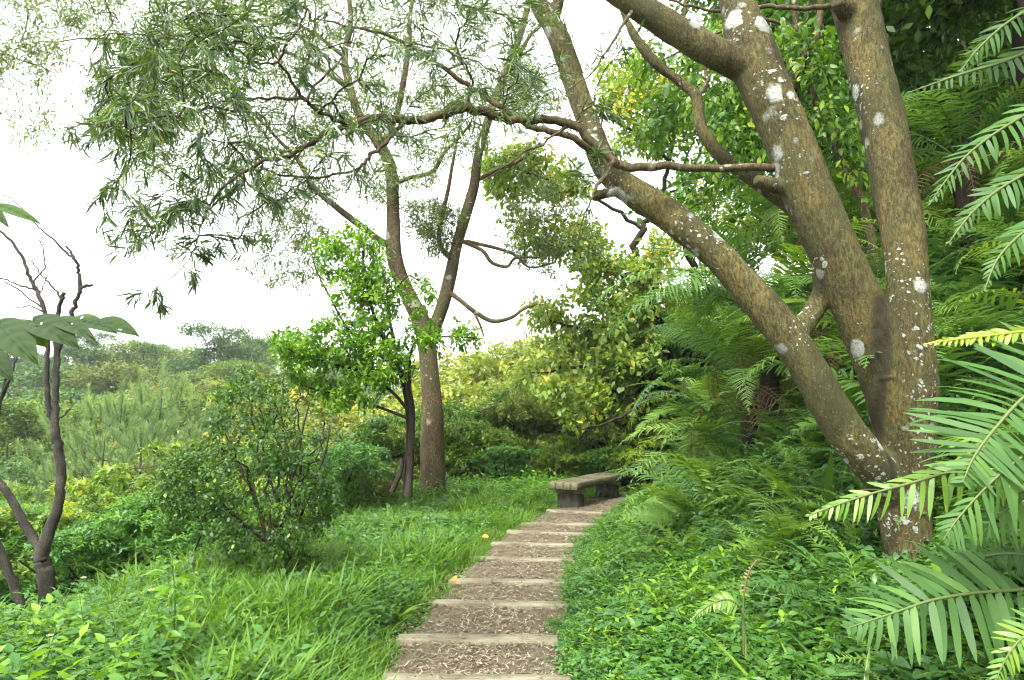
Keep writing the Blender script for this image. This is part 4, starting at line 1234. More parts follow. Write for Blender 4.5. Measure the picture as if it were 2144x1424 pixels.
# pale flowering shrubs of the valley (about 3 m)
ST = lambda h, r: [[(random.gauss(0, .08), random.gauss(0, .08), -.3, r), (a_, b_, h * .35, r * .8), (a_ * 2.2, b_ * 2.2, h * .7, r * .3)] for a_, b_ in [(random.gauss(0, .25), random.gauss(0, .25)) for _ in range(5)]]
for i, mt in enumerate(('shrub_pale', 'shrub_pale', 'shrub_lime', 'mallotus', 'wood_leaf')):
    TREES['shrub%d' % i] = make_tree('shrub', 3, rb(9, .75, 1.9, .7, .75) + [(0, 0, 1.2, 1.2, 1.2, .9)], 400, 42, .095, .45, M[mt], M['dark_bark'], .03, ST(3, .04), prof=OVATE3, gauss=.07, step=.25, up=1.5)
# near rosette shrubs (about 2 m, small leaves in bright sprays)
for i, mt in enumerate(('shrub_lime', 'herb')):
    TREES['rosette%d' % i] = make_tree('rosette', 2, rb(10, .5, 1.15, .5, .5) + [(0, 0, .8, .9, .9, .6)], 440, 30, .075, .36, M[mt], M['dark_bark'], .025, ST(2, .03), prof=LANCE3, gauss=.03, step=.2, up=1.4, rows=.4, tintsd=.2)
# dark broad-leaved woodland trees on the bank (about 9 m)
for i in range(3):
    TREES['wood%d' % i] = make_tree('woodland', 9, rb(12, 1.5, 5.0, 2.6, 1.5) + [(0, 0, 3.5, 2.2, 2.2, 1.6), (0, 0, 6.5, 2.2, 2.2, 1.6)], 620, 24, .16, .5, M['wood_leaf'], M['dark_bark'], .11, prof=OVATE3, gauss=.13, step=.5, up=1.0, down=.35)


def pine_mesh(name, seed):
    r_ = np.random.default_rng(seed)
    mbw, mbn = MB(), MB()
    h = 5.2
    tube(mbw, np.array([(0, 0, -.4), (0, 0, 2), (.05, 0, 4), (.04, .03, h)]), [.06, .04, .022, .008], 7)
    shoots = [(np.array((.04, .03, h - .1)), np.array((0, 0, 1.0)), .7)]
    for w in range(8):
        z = .8 + w * .53
        reach = (1 - (z / (h + .6)) ** 1.4) * 1.9
        for b in range(4):
            a_ = b * 1.571 + w * .6 + r_.normal(0, .2)
            d_ = np.array((math.cos(a_), math.sin(a_), 0))
            pts = np.array([(0, 0, z), d_ * reach * .5 + (0, 0, z + .12 * reach), d_ * reach + np.array((0, 0, z + reach * .5))])
            pts = catmull(pts, 4)
            tube(mbw, pts, np.linspace(.011, .004, len(pts)), 4)
            for t in (.62, .84, 1.0):
                q = pts[int(t * (len(pts) - 1))]
                shoots.append((q + r_.normal(0, .05, 3), nrm((d_ * .3 + np.array((0, 0, 1.0)) + r_.normal(0, .15, 3))[None])[0], r_.uniform(.35, .7)))
    for q, d_, ln in shoots:
        k = 150
        s = r_.random(k)
        P = q + d_ * (s * ln)[:, None]
        rnd = nrm(r_.normal(0, 1, (k, 3)))
        D = nrm(d_ * .75 + rnd * .55)
        tb = r_.normal(.45, .15)
        leaves(mbn, P, D, rnd + 1e-3, r_.uniform(.12, .2, k), .009, NEEDLE, .1, 0, 0, np.clip(tb + .3 * s + r_.normal(0, .1, k), 0, 1))
    return mbn.mesh(name + '_crown', M['pine']), mbw.mesh(name + '_trunk', M['grey_bark'])


TREES['pine0'], TREES['pine1'] = pine_mesh('pine', 3), pine_mesh('pine', 8)


def put(kind, name, x, y, s, label, cat, group=None, z=None, rz=None, sz=1.0):
    zz = float(H(x, y)) if z is None else z
    o = thing(name, (x, y, zz), label, cat, group, random.uniform(0, 6.28) if rz is None else rz, s)
    o.scale = (s, s, s * sz)
    cr_, tr_ = TREES[kind]
    part('crown', cr_, o, kind='stuff'); part('trunk', tr_, o)
    return o


def put_px(kind, name, px, top, Y, hgt, label, cat, group=None, width=1.0):
    """stand a plant at column px and distance Y so that its top (prototype height hgt) reaches photo row `top`"""
    p = W3(px, top, Y)
    z = float(H(p[0], Y))
    s = max(.25, (p[2] - z) / hgt)
    return put(kind, name, p[0], Y, s * width, label, cat, group, z, sz=1 / width)


# far wood across the valley: the ones that stand out first
for kind, px, top, Y, lab, wd in [
        ('layer0', 435, 692, 62, 'layered dark tree standing highest on the far skyline', 1.25), ('layer1', 215, 700, 70, 'flat topped dark tree on the skyline behind the bare sapling', 1.3),
        ('far2', 225, 735, 52, 'golden green tree below the skyline behind the bare sapling', 1.3), ('far2', 330, 768, 46, 'golden crowned tree in the middle of the far wood', 1.5),
        ('far0', 75, 712, 55, 'large dark green tree at the frame edge of the far wood', 1.5), ('far3', 300, 705, 72, 'rounded green tree on the skyline beside the layered tree', 1.4),
        ('far3', 520, 745, 60, 'pale green rounded tree where the far skyline drops', 1.4), ('far1', 120, 800, 40, 'dark tree low in the valley behind the bare sapling', 1.6),
        ('far2', 470, 800, 38, 'golden tree low in the valley behind the dark bush', 1.4), ('layer0', 30, 700, 75, 'dark tree on the skyline behind the broad leaf sprig', 1.3)]:
    put_px(kind, 'far_tree', px, top, Y, 8.3, lab, 'tree', 'far trees across the valley', wd)
gl = {'far0': 'dark green tree packed into the far wood across the valley', 'far1': 'dark green tree packed into the far wood across the valley', 'far2': 'golden green tree packed into the far wood across the valley',
      'far3': 'mid green tree packed into the far wood across the valley', 'far4': 'mid green tree packed into the far wood across the valley', 'layer1': 'layered dark tree packed into the far wood across the valley'}
for i in range(84):
    Y = random.uniform(40, 100)
    px = random.uniform(-260, 1330)
    x = (px - 1072) / FPX * Y
    k = random.choice(['far0', 'far1', 'far0', 'far2', 'far3', 'far3', 'far4', 'layer1'])
    zone = ('on the skyline ridge' if Y > 78 else 'halfway up the far slope' if Y > 58 else 'low in the far valley') + (' behind the bare sapling' if px < 300 else ' beyond the dark bush' if px < 620 else ' beyond the young tree' if px < 900 else ' beyond the bench')
    put(k, 'far_tree', x, Y, random.uniform(.7, 1.05), gl[k].split(' packed')[0] + ' ' + zone, 'tree', 'far trees across the valley')

for kind, px, top, Y, lab, wd in [('far3', 60, 815, 27, 'rounded green tree in the valley left of the pines', 1.2), ('far4', 150, 800, 32, 'rounded green tree rising behind the pine row', 1.2), ('far3', 430, 800, 31, 'rounded green tree behind the right end of the pine row', 1.2),
                                  ('far0', 20, 880, 22, 'dark rounded tree low at the frame edge left of the pines', 1.2), ('far4', 520, 790, 29, 'rounded tree between dark bush and young tree', 1.2), ('far2', 250, 795, 36, 'golden rounded tree behind the tallest pine', 1.2)]:
    put_px(kind, 'valley_tree', px, top, Y, 8.3, lab, 'tree', 'rounded trees in the near valley', wd)
for i in range(26):
    px = -200 + 60 * i + random.uniform(-20, 20); Y = random.uniform(80, 100)
    put(random.choice(['far3', 'far4', 'far0']), 'far_tree', (px - 1072) / FPX * Y, Y, random.uniform(.5, .7), 'low rounded tree closing the skyline ridge ' + ('behind the bare sapling' if px < 300 else 'beyond the dark bush' if px < 620 else 'beyond the young tree' if px < 900 else 'beyond the bench'), 'tree', 'low trees along the skyline')

# pines in the valley
for i, (px, top, Y, lab) in enumerate([(335, 785, 19, 'young pine with upright pale shoots, tallest of the valley pines'), (255, 825, 17, 'young pine just left of the tallest valley pine'), (180, 838, 18.5, 'young pine seen right behind the bare sapling stems'),
                                       (300, 880, 14.5, 'nearest young pine above the lime topped shrub'), (800, 872, 24, 'pale young pine seen under the young tree'), (225, 900, 15, 'small young pine in front of the pine row'), (400, 840, 21, 'young pine against the left edge of the dark bush')]):
    put_px('pine%d' % (i % 2), 'young_pine', px, top, Y, 5.4, lab, 'pine', 'young pines in the valley', 1.4)

# shrubs of the near valley, left
for i, (k, px, top, Y, hg, lab) in enumerate([
        ('rosette0', 130, 985, 10.5, 2.0, 'lime green shrub in full light just behind the bare sapling'), ('rosette0', 330, 905, 12.0, 2.0, 'lime topped shrub between the pines and the dark bush'),
        ('rosette0', 215, 1010, 9.5, 2.0, 'lime green shrub in front of the pines'), ('rosette1', 240, 1060, 8.6, 2.0, 'green spreading shrub low behind the bare sapling'),
        ('rosette1', 60, 1010, 9.2, 2.0, 'green shrub at the frame edge behind the bare sapling'), ('rosette1', 380, 1000, 9.0, 2.0, 'green shrub tucked against the far side of the dark bush'),
        ('rosette1', 700, 900, 13, 2.0, 'green shrub seen between the dark bush and the young tree'), ('shrub1', 640, 800, 22, 3.0, 'pale shrub behind the dark bush'),
        ('shrub0', 560, 770, 28, 3.0, 'pale yellow shrub at the foot of the far skyline'), ('shrub0', 720, 850, 19, 3.0, 'pale shrub glimpsed through the young tree stems'),
        ('shrub4', 690, 880, 16, 3.0, 'dark green shrub in the gap under the young tree'), ('shrub1', 760, 900, 15.5, 3.0, 'pale shrub low behind the thin stems'),
        ('rosette0', 470, 960, 10.5, 2.0, 'lime shrub half hidden by the dark bush')]):
    put_px(k, 'shrub', px, top, Y, hg, lab, 'shrub', 'shrubs below the left of the path', 1.3)
for i in range(26):
    Y = random.uniform(14, 38); px = random.uniform(-250, 600)
    x = (px - 1072) / FPX * Y
    if pathx(Y) - x < 6.5:
        continue
    k = random.choice(['shrub0', 'shrub1', 'shrub4', 'shrub2'])
    put(k, 'shrub', x, Y, random.uniform(.8, 1.3), '%s shrub filling the %s thicket %s' % ({'shrub4': 'dark green', 'shrub2': 'lime'}.get(k, 'pale'), 'near' if Y < 24 else 'far', 'left of the bare sapling' if px < 60 else 'around the pines' if px < 330 else 'behind the dark bush'), 'shrub', 'shrubs filling the valley thicket')

# shrubs behind the bench and second tree
for i, (k, px, top, Y, lab) in enumerate([
        ('shrub0', 1000, 790, 18.5, 'pale yellow shrub just right of the mottled trunk'), ('shrub1', 1080, 815, 17.5, 'pale shrub with light leaf tips behind the bench'),
        ('shrub3', 1180, 770, 19, 'yellowing shrub above the bench'), ('shrub0', 1110, 740, 24, 'pale shrub high behind the bench'),
        ('shrub4', 1250, 850, 17.5, 'dark green shrub directly behind the bench'), ('shrub3', 1290, 740, 20, 'yellowing shrub beside the tree ferns'),
        ('shrub4', 960, 820, 17, 'green shrub beside the mottled trunk base'), ('shrub1', 960, 730, 28, 'pale shrub in the gap right of the mottled trunk'),
        ('shrub0', 1200, 650, 30, 'pale shrub on the rise under the open sky'), ('shrub2', 940, 860, 16, 'lime shrub low beside the mottled trunk'),
        ('shrub1', 1060, 700, 33, 'pale shrub on the skyline right of the mottled trunk'), ('shrub4', 1340, 820, 17, 'dark shrub in the shade by the tree ferns'),
        ('rosette1', 1060, 915, 15.2, 'leafy green shrub low behind the bench end'), ('rosette0', 1160, 905, 16.0, 'lime green shrub directly above the bench seat'), ('rosette1', 1260, 915, 15.8, 'leafy green shrub behind the far bench end'), ('rosette0', 1330, 900, 15.6, 'lime shrub squeezed between bench and ferns'), ('shrub2', 1000, 880, 16.5, 'lime shrub in the gap between trunk and bench'),
        ('shrub0', 1140, 690, 27, 'pale green shrub under the drooping limb tip'), ('shrub3', 1390, 760, 18, 'yellowing shrub behind the tree fern fronds')]):
    put_px(k, 'shrub', px, top, Y, 2.0 if k[0] == 'r' else 3.0, lab, 'shrub', 'shrubs behind the bench', 1.25)

for (k, px, top, Y, lab) in [('shrub4', 1430, 640, 19, 'dark shrub on the slope right of the yellowing tree'), ('shrub2', 1490, 600, 21, 'lime shrub on the slope seen past the leaning stem'), ('shrub4', 1550, 590, 22, 'dark shrub on the slope under the level bough'),
                             ('shrub1', 1600, 560, 25, 'pale shrub far up the slope between the stems'), ('shrub4', 1460, 700, 17, 'dark shrub low on the slope beyond the tree ferns'), ('shrub4', 1530, 660, 18, 'dark shrub between the tree fern crowns'), ('shrub2', 1590, 640, 18.5, 'lime shrub behind the upper tree fern')]:
    put_px(k, 'shrub', px, top, Y, 3.0, lab, 'shrub', 'shrubs up the far slope', 1.3)

# dark woodland on the bank, top right
WL = ['broad leaved tree overhanging the bank at the upper frame corner', 'broad leaved tree in the dark wood behind the forked trunks', 'broad leaved tree on the bank beyond the tree ferns']
for (k, x, y, s, lab) in [('wood0', 6.6, 8.4, 1.0, WL[0]), ('wood1', 8.6, 10.5, 1.15, 'dense dark tree highest on the bank behind the upper ferns'), ('wood2', 4.9, 10.6, .98, WL[1]), ('wood0', 6.2, 13.0, 1.05, 'shaded tree deep behind the forked trunks'),
                          ('wood1', 10.2, 14.5, 1.2, 'tall shaded tree filling the gap between trunk and frame edge'), ('wood2', 10.5, 7.0, 1.2, 'dark tree outside the frame on the bank'),
                          ('wood1', 7.2, 5.4, .95, 'dark tree uphill of the nearest ferns'), ('wood0', 5.7, 6.9, 1.0, 'dark tree shading the upper fern slope'), ('wood2', 8.3, 3.6, 1.1, 'dark tree beyond the frame edge uphill'), ('wood1', 6.4, 2.4, 1.0, 'dark tree beside the viewer up the bank')]:
    put(k, 'woodland_tree', x, y, s, lab, 'tree', 'dark woodland trees on the bank')
for i in range(12):
    x, y = random.uniform(9, 24), random.uniform(12, 34)
    put(random.choice(['wood0', 'wood1', 'wood2']), 'woodland_tree', x, y, random.uniform(.9, 1.25), 'dark tree in the closed wood far up the bank', 'tree', 'dark woodland trees on the bank')

# ------------------------------------------------------------------ yellowing layered tree past the bench
MBs = W3(1418, 900, 16.5); MBs[2] = float(H(MBs[0], MBs[1]))
mt = thing('yellowing_tree', MBs, 'layered tree with yellowing broad leaves behind the leaning stem', 'tree')
MS = [
    ('trunk', [(1425, 960, 16.5, 13), (1415, 850, 16.5, 12), (1395, 720, 16.5, 11), (1365, 640, 16.4, 10), (1338, 590, 16.4, 9), (1330, 540, 16.4, 8), (1345, 480, 16.4, 7), (1380, 420, 16.4, 6), (1400, 340, 16.4, 5), (1410, 260, 16.4, 4), (1400, 180, 16.4, 2)]),
    ('limb', [(1420, 830, 16.5, 8), (1360, 760, 16.2, 6), (1290, 725, 16, 5), (1210, 690, 15.8, 3.5), (1150, 670, 15.6, 2)]),
    ('limb', [(1395, 720, 16.5, 7), (1300, 760, 16, 5), (1220, 770, 15.8, 3), (1110, 780, 15.5, 2)]),
    ('limb', [(1338, 590, 16.4, 6), (1270, 560, 16.2, 4), (1190, 520, 16, 3), (1100, 490, 15.8, 2)]),
    ('limb', [(1470, 900, 16.8, 12), (1460, 640, 16.8, 10), (1440, 540, 16.8, 8), (1420, 470, 16.8, 6), (1430, 380, 16.8, 4), (1440, 300, 16.8, 2)]),
    ('limb', [(1345, 480, 16.4, 5), (1270, 430, 16.2, 4), (1180, 390, 16, 3), (1080, 350, 15.8, 2)]),
    ('limb', [(1400, 340, 16.4, 4), (1340, 290, 16.3, 3), (1260, 240, 16.2, 2)]),
    ('limb', [(1380, 420, 16.4, 4), (1440, 380, 16.5, 3), (1500, 330, 16.6, 2)]),
    ('limb', [(1480, 800, 15, 5), (1380, 830, 14.6, 4), (1300, 870, 14.4, 3), (1220, 900, 14.2, 1.6)]),
]
sk = []
for nm, s_ in MS:
    p, r = limb(s_, 5)
    p[1:-1] += rng.normal(0, .04, (len(p) - 2, 3))
    mb = MB(); tube(mb, p, r, 8, lump=.08); part(nm, mb.mesh(nm, M['dark_bark'], origin=MBs), mt); sk.append(p[2:])
sk = np.concatenate(sk)
att = np.concatenate([
    sample_poly([(1000, 330), (1080, 300), (1200, 330), (1230, 400), (1150, 440), (1040, 420)], 120, 15.3, 17, 24),
    sample_poly([(1040, 460), (1200, 440), (1300, 520), (1420, 480), (1440, 620), (1330, 680), (1220, 620), (1210, 560), (1080, 520)], 230, 15.2, 17.5, 28),
    sample_poly([(1240, 130), (1380, 110), (1460, 160), (1470, 260), (1380, 280), (1270, 230)], 150, 15.5, 17.5, 24),
    sample_poly([(1290, 260), (1440, 260), (1400, 340), (1290, 320)], 40, 15.5, 17, 20),
    sample_poly([(1080, 640), (1200, 600), (1340, 640), (1420, 720), (1330, 800), (1200, 780), (1120, 740)], 170, 14.9, 17, 30),
    sample_poly([(1100, 790), (1250, 780), (1340, 860), (1200, 900)], 45, 14.3, 16, 26),
    sample_poly([(1400, 420), (1490, 380), (1540, 470), (1440, 520)], 30, 16, 17, 22)])
ND, ch, tips, DR = grow(sk, att, .35, .2, .1, .05)
mb = MB(); wood(mb, ND, ch, tips, .005, .42, .03, 4)
part('twigs', mb.mesh('twigs', M['dark_bark'], origin=MBs), mt, kind='stuff')
P, D, N, C = leaf_rows(ND, ch, 26, .75, .8, .55, .08, 1.2, .10)
k = len(P); L = rng.uniform(.10, .19, k)
ct = rng.normal(.36, .17, len(ch))
mb = MB(); leaves(mb, P, D, N, L, L * .62, OVATE3, .2, 0, 0, np.clip(ct[C] + rng.normal(0, .16, k), 0, 1))
part('crown', mb.mesh('crown', M['mallotus'], origin=MBs), mt, kind='stuff')

# broad-leaved limb hanging between the stems
WB = W3(1790, 420, 7.6); WB[2] = float(H(WB[0], WB[1]))
wt = thing('slender_woodland_tree', WB, 'slender reddish trunk with hanging broad leaves between the two upright stems', 'tree')
WS = [
    ('trunk', [(1850, 640, 7.6, 12), (1810, 440, 7.6, 11), (1760, 330, 7.6, 10), (1725, 250, 7.6, 9), (1690, 170, 7.6, 8), (1670, 80, 7.6, 7), (1660, -20, 7.6, 6), (1650, -160, 7.6, 4)]),
    ('limb', [(1662, 190, 7.5, 11), (1672, 140, 7.5, 10), (1705, 90, 7.5, 9), (1718, 20, 7.5, 8), (1720, -60, 7.5, 7)]),
    ('limb', [(1690, 170, 7.6, 5), (1640, 130, 7.5, 4), (1580, 180, 7.4, 3), (1500, 200, 7.3, 2)]),
    ('limb', [(1670, 60, 7.6, 5), (1580, 40, 7.6, 4), (1480, 80, 7.5, 3), (1380, 130, 7.5, 2)]),
    ('limb', [(1725, 250, 7.6, 4), (1650, 250, 7.5, 3), (1560, 280, 7.4, 2)]),
]
sk = []
for nm, s_ in WS:
    p, r = limb(s_, 5); mb = MB(); tube(mb, p, r, 8, lump=.06); part(nm, mb.mesh(nm, M['bark2'], origin=WB), wt); sk.append(p[2:])
sk = np.concatenate(sk)
att = np.concatenate([sample_poly([(1310, 150), (1350, 60), (1500, 40), (1600, 120), (1600, 330), (1500, 320), (1480, 240), (1380, 200)], 150, 7.0, 8.2, 26),
                      sample_poly([(1620, 60), (1740, 60), (1800, 260), (1830, 430), (1720, 330), (1660, 240)], 110, 7.0, 8.2, 26),
                      sample_poly([(1480, 230), (1620, 260), (1640, 340), (1530, 400), (1480, 330)], 60, 7.0, 8.0, 22)])
ND, ch, tips, DR = grow(sk, att, .2, .2, .1, .15)
mb = MB(); wood(mb, ND, ch, tips, .0025, .42, .015, 4)
part('twigs', mb.mesh('twigs', M['dark_bark'], origin=WB), wt, kind='stuff')
P, D, N, C = leaf_rows(ND, ch, 15, .85, .8, .8, .04, .9, .06)
k = len(P); L = rng.uniform(.06, .12, k)
ct = rng.normal(.5, .2, len(ch))
mb = MB(); leaves(mb, P, D, N, L, L * .48, [(0, .1), (.3, .95), (.6, .85), (1, .04)], .22, .2, 0, np.clip(ct[C] + rng.normal(0, .15, k), 0, 1))
part('crown', mb.mesh('crown', M['wood_leaf'], origin=WB), wt, kind='stuff')
# ------------------------------------------------------------------ ferns
def frond_mesh(name, mat, L, npin, plen, pwid, a0=.9, arch=1.5, stipe=.18, droop=.35, taper=1.3, fine=0, tint0=.5, lean=.25, stem_tint=.6, curl=0.0, base_f=.35):
    """frond from the origin along +X; fine > 0 splits every pinna into that many pairs of lobes"""
    n = 26
    s = np.linspace(0, 1, n)
    th = a0 - arch * s ** 1.25
    ds = L / (n - 1)
    x = np.concatenate([[0], np.cumsum(np.cos(th[:-1]) * ds)])
    z = np.concatenate([[0], np.cumsum(np.sin(th[:-1]) * ds)])
    y = curl * L * s ** 2
    Rc = np.stack([x, y, z], -1)
    mb = MB()
    tube(mb, Rc, np.linspace(.006, .0015, n) * (L / 1.0) ** .5, 4, tint=stem_tint)
    sp = stipe + (1 - stipe) * (np.arange(npin) + .5) / npin
    for sg in (-1, 1):
        q = sp + rng.normal(0, .2 / npin, npin)
        p = np.stack([np.interp(q, s, Rc[:, i]) for i in range(3)], -1)
        t_ = np.interp(q, s, th)
        T = np.stack([np.cos(t_), np.zeros(npin), np.sin(t_)], -1)
        Nn = np.stack([-np.sin(t_), np.zeros(npin), np.cos(t_)], -1)
        u = (q - stipe) / (1 - stipe)
        b = .25 + .65 * u ** 1.5 + rng.normal(0, .06, npin)
        sd = np.array((0, sg, 0.0))
        D = sd * np.cos(b)[:, None] + T * np.sin(b)[:, None] + Nn * lean + rng.normal(0, .05, (npin, 3))
        f = np.clip(base_f + (1 - base_f) * u / .22, 0, 1) * np.clip(1 - u ** taper, .04, 1)
        ln = plen * f * rng.uniform(.9, 1.08, npin)
        tn = np.clip(tint0 + .22 * u + rng.normal(0, .09, npin), 0, 1)
        if fine:
            Dn = nrm(D); S = nrm(np.cross(Dn, Nn)); Nx = np.cross(S, Dn)
            m = fine
            v = (np.arange(m) + .5) / m
            c = p[:, None] + Dn[:, None] * (ln[:, None] * v)[..., None] - Nx[:, None] * (ln[:, None] * droop * v ** 2)[..., None]
            lw = (plen * .19 * f[:, None] * np.clip(1.05 - v ** 1.5, .08, 1)[None])
            for g in (-1, 1):
                d2 = Dn[:, None] * .45 + S[:, None] * g * np.ones((1, m, 1)) + Nx[:, None] * .1
                leaves(mb, c.reshape(-1, 3), d2.reshape(-1, 3), np.repeat(Nx, m, 0), lw.ravel(), plen * .9 / m * np.repeat(f, m) + .004, LANCE3, .1, 0, 0, np.repeat(tn, m))
        else:
            leaves(mb, p, D, Nn + rng.normal(0, .12, (npin, 3)), ln, pwid * np.clip(f, .4, 1), BLADE, droop + rng.normal(0, .07, npin), 0, -sg * .06, tn)
    return mb.mesh(name, mat)


FR = {
    'sword': [frond_mesh('frond', M['fern'], .78, 32, .085, .019, .95 + .1 * i, 1.5 + .2 * i, .12, .25, 1.6, tint0=.4 + .06 * i, curl=.04 * (i - 1)) for i in range(4)],
    'sword_light': [frond_mesh('frond', M['fern_light'], .7, 30, .085, .018, .9 + .1 * i, 1.5 + .15 * i, .12, .25, 1.6, tint0=.35 + .06 * i, curl=-.04 * (i - 1)) for i in range(3)],
    'large': [frond_mesh('frond', M['fern_light'] if i == 3 else M['fern'], 1.35, 24, .26, .030, 1.0, 1.6 + .2 * i, .2, .32, 1.9, tint0=.42 + .06 * i, curl=.05 * (i - 1)) for i in range(4)],
    'lace': [frond_mesh('frond', M['fern_light'] if i else M['fern'], 1.05, 20, .24, .02, .95, 1.5 + .15 * i, .22, .15, 1.3, fine=11, tint0=.36 + .05 * i) for i in range(3)],
    'palm': [frond_mesh('frond', M['fern_light'] if i == 3 else M['fern'], 2.0, 40, .36, .030, .75, 1.45 + .15 * i, .12, .38, 2.2, tint0=.36 + .08 * i, curl=.05 * (i - 1)) for i in range(4)],
    'palm_light': [frond_mesh('frond', M['fern_light'], 1.9, 26, .36, .02, .7, 1.35 + .2 * i, .14, .2, 1.7, fine=16, tint0=.33 + .08 * i) for i in range(2)],
    'dead': [frond_mesh('frond', M['fern_dead'], 1.5, 26, .24, .014, .3, 1.9 + .3 * i, .1, .75, 1.8, tint0=.3 + .15 * i) for i in range(3)],
    'sprig': [frond_mesh('frond', M['fern'], .42, 20, .06, .013, 1.0, 1.5, .15, .2, 1.5, tint0=.45 + .1 * i) for i in range(2)],
}


def fern(name, loc, kind, nfr, label, group=None, scale=1.0, aim=None, spread=6.28, pitch=(-.25, .25), trunk=None, dead=0, cat='fern'):
    o = thing(name, loc, label, cat, group, 0, scale)
    h = 0.0
    if trunk:
        h, r_ = trunk
        mb = MB()
        zz = np.linspace(-.4, h, 14)
        tube(mb, np.stack([.04 * np.sin(zz * 2), .04 * np.cos(zz * 1.7), zz], -1), r_ * (1 + .12 * np.sin(zz * 23)), 10, cap=True, lump=.25)
        part('trunk', mb.mesh('trunk', M['dark_bark']), o)
    for i in range(nfr):
        az = (aim if aim is not None else 0) + (i / nfr - .5) * spread + random.gauss(0, .15)
        pt = random.uniform(*pitch)
        me = random.choice(FR[random.choice(kind) if isinstance(kind, (list, tuple)) else kind])
        s = random.uniform(.78, 1.12)
        m = Matrix.Translation((.03 * math.cos(az), .03 * math.sin(az), h)) @ Matrix.Rotation(az, 4, 'Z') @ Matrix.Rotation(-pt, 4, 'Y') @ Matrix.Rotation(random.gauss(0, .25), 4, 'X') @ Matrix.Diagonal((s, s, s, 1))
        part('frond', me, o, M=m)
    for i in range(dead):
        az = (aim if aim is not None else 0) + (i / max(1, dead) - .5) * spread + random.gauss(0, .2)
        m = Matrix.Translation((0, 0, h - .05)) @ Matrix.Rotation(az, 4, 'Z') @ Matrix.Rotation(random.uniform(.2, .7), 4, 'Y') @ Matrix.Rotation(random.gauss(0, .3), 4, 'X')
        part('frond', random.choice(FR['dead']), o, M=m, label='dead brown hanging frond')
    return o


def gz(x, y):
    return float(H(x, y))


# tree ferns beyond the leaning stem
for (px, py, Y, kind, nf, dd, lab, sc_, aim, spr) in [
        (1600, 660, 8.0, ['palm'], 26, 12, 'large tree fern with a brown skirt of dead fronds behind the leaning stem', 1.12, 3.4, 5.0),
        (1720, 480, 9.0, ['palm'], 24, 7, 'upper tree fern arching out between the leaning and middle stems', 1.1, 3.3, 5.4),
        (1560, 800, 7.6, ['palm'], 18, 5, 'lower tree fern with pale drooping fronds near the path bend', .85, 3.5, 4.5),
        (1500, 870, 10.5, ['palm', 'palm_light'], 12, 2, 'pale lacy tree fern at the foot of the bank beyond the bench', .8, 3.6, 4.5),
        (2010, 330, 7.4, ['palm'], 12, 6, 'shaded tree fern high on the bank right of the upright stem', 1.0, 3.5, 5.0),
        (1800, 700, 6.6, ['large', 'palm'], 9, 2, 'fern filling the gap between the leaning and middle stems', .75, 3.7, 5.5)]:
    p = W3(px, py, Y)
    g = gz(p[0], p[1])
    fern('tree_fern', (p[0], p[1], g), kind, nf, lab, 'tree ferns on the bank', sc_, aim, spr, (-.35, .5), ((max(.3, p[2] - g)) / sc_, .11), dd, 'tree fern')

# ferns that clothe the bank
FL = {'sword': 'narrow sword fern among the others on the lower bank', 'large': 'long fronded fern among the others on the bank', 'lace': 'lacy pale fern among the others on the lower bank', 'sword_light': 'pale sword fern among the others on the lower bank'}
pl = []
tries = 0
while len(pl) < 165 and tries < 12000:
    tries += 1
    y = random.uniform(4.0, 14.5)
    dr = random.uniform(1.2, 4.2) if random.random() < .75 else random.uniform(3, 6.5)
    if y < 6.0 and dr < 1.5 or y > 12 and dr > 3.5:
        continue
    x = float(pathx(y)) + .55 + dr
    if min([math.hypot(x - a_, y - b_) for a_, b_ in pl] or [9]) < .40 + .04 * dr or math.hypot(x - HB[0], y - HB[1]) < .5 or x / y > .92:
        continue
    if y < 4.75 and 2.1 < dr < 3.6 or y < 4.3:
        continue
    if y > 7.5 and (x - .95) / y * FPX + 1072 < 1325:
        continue
    pl.append((x, y))
for (x, y) in pl:
    dr = x - float(pathx(y)) - .55
    k = random.choice(['sword_light', 'sword_light', 'lace', 'large', 'sword'] if dr < 2.6 else ['large', 'large', 'large', 'lace', 'sword'])
    where = 'near the bench' if y > 11 else 'beyond the leaning stem' if y > 8.5 else (('high behind the forked trunk' if dr > 3.6 else 'left of the forked trunk' if y > 6 else 'around the trunk base') if dr > 2.2 else 'above the ground cover')
    kind_ = {'sword': 'narrow sword fern', 'large': 'long fronded fern', 'lace': 'lacy pale fern', 'sword_light': 'pale sword fern'}[k]
    fern('fern', (x, y, gz(x, y) - .02), k, random.randint(8, 11), '%s in the fern thicket %s' % (kind_, where), 'ferns covering the bank', random.uniform(.95, 1.4), 3.6 + random.gauss(0, .4), 5.2, (-.3, .4), None, random.choice((0, 0, 1, 2)))


# fronds close to the viewer, every leaflet its own piece
def pinna_meshes(mat, tints):
    return [unit_leaf('leaflet', mat, [(0, .55), (.15, .95), (.45, 1.0), (.75, .72), (.92, .35), (1, .03)], b, 0, s, t) for b, s, t in zip((.05, .22, .42, .12, .3), (.05, -.08, .10, .02, -.06), tints)]


PM = {'g': pinna_meshes(M['fern'], (.3, .42, .5, .36, .62)), 'l': pinna_meshes(M['fern_light'], (.3, .45, .6, .75, .4)), 'y': pinna_meshes(M['fern_yellow'], (.2, .4, .6, .8, .5)), 'd': pinna_meshes(M['fern'], (.1, .2, .3, .15, .25)), 'r': pinna_meshes(M['reddead'], (.2, .4, .6, .8, .5))}


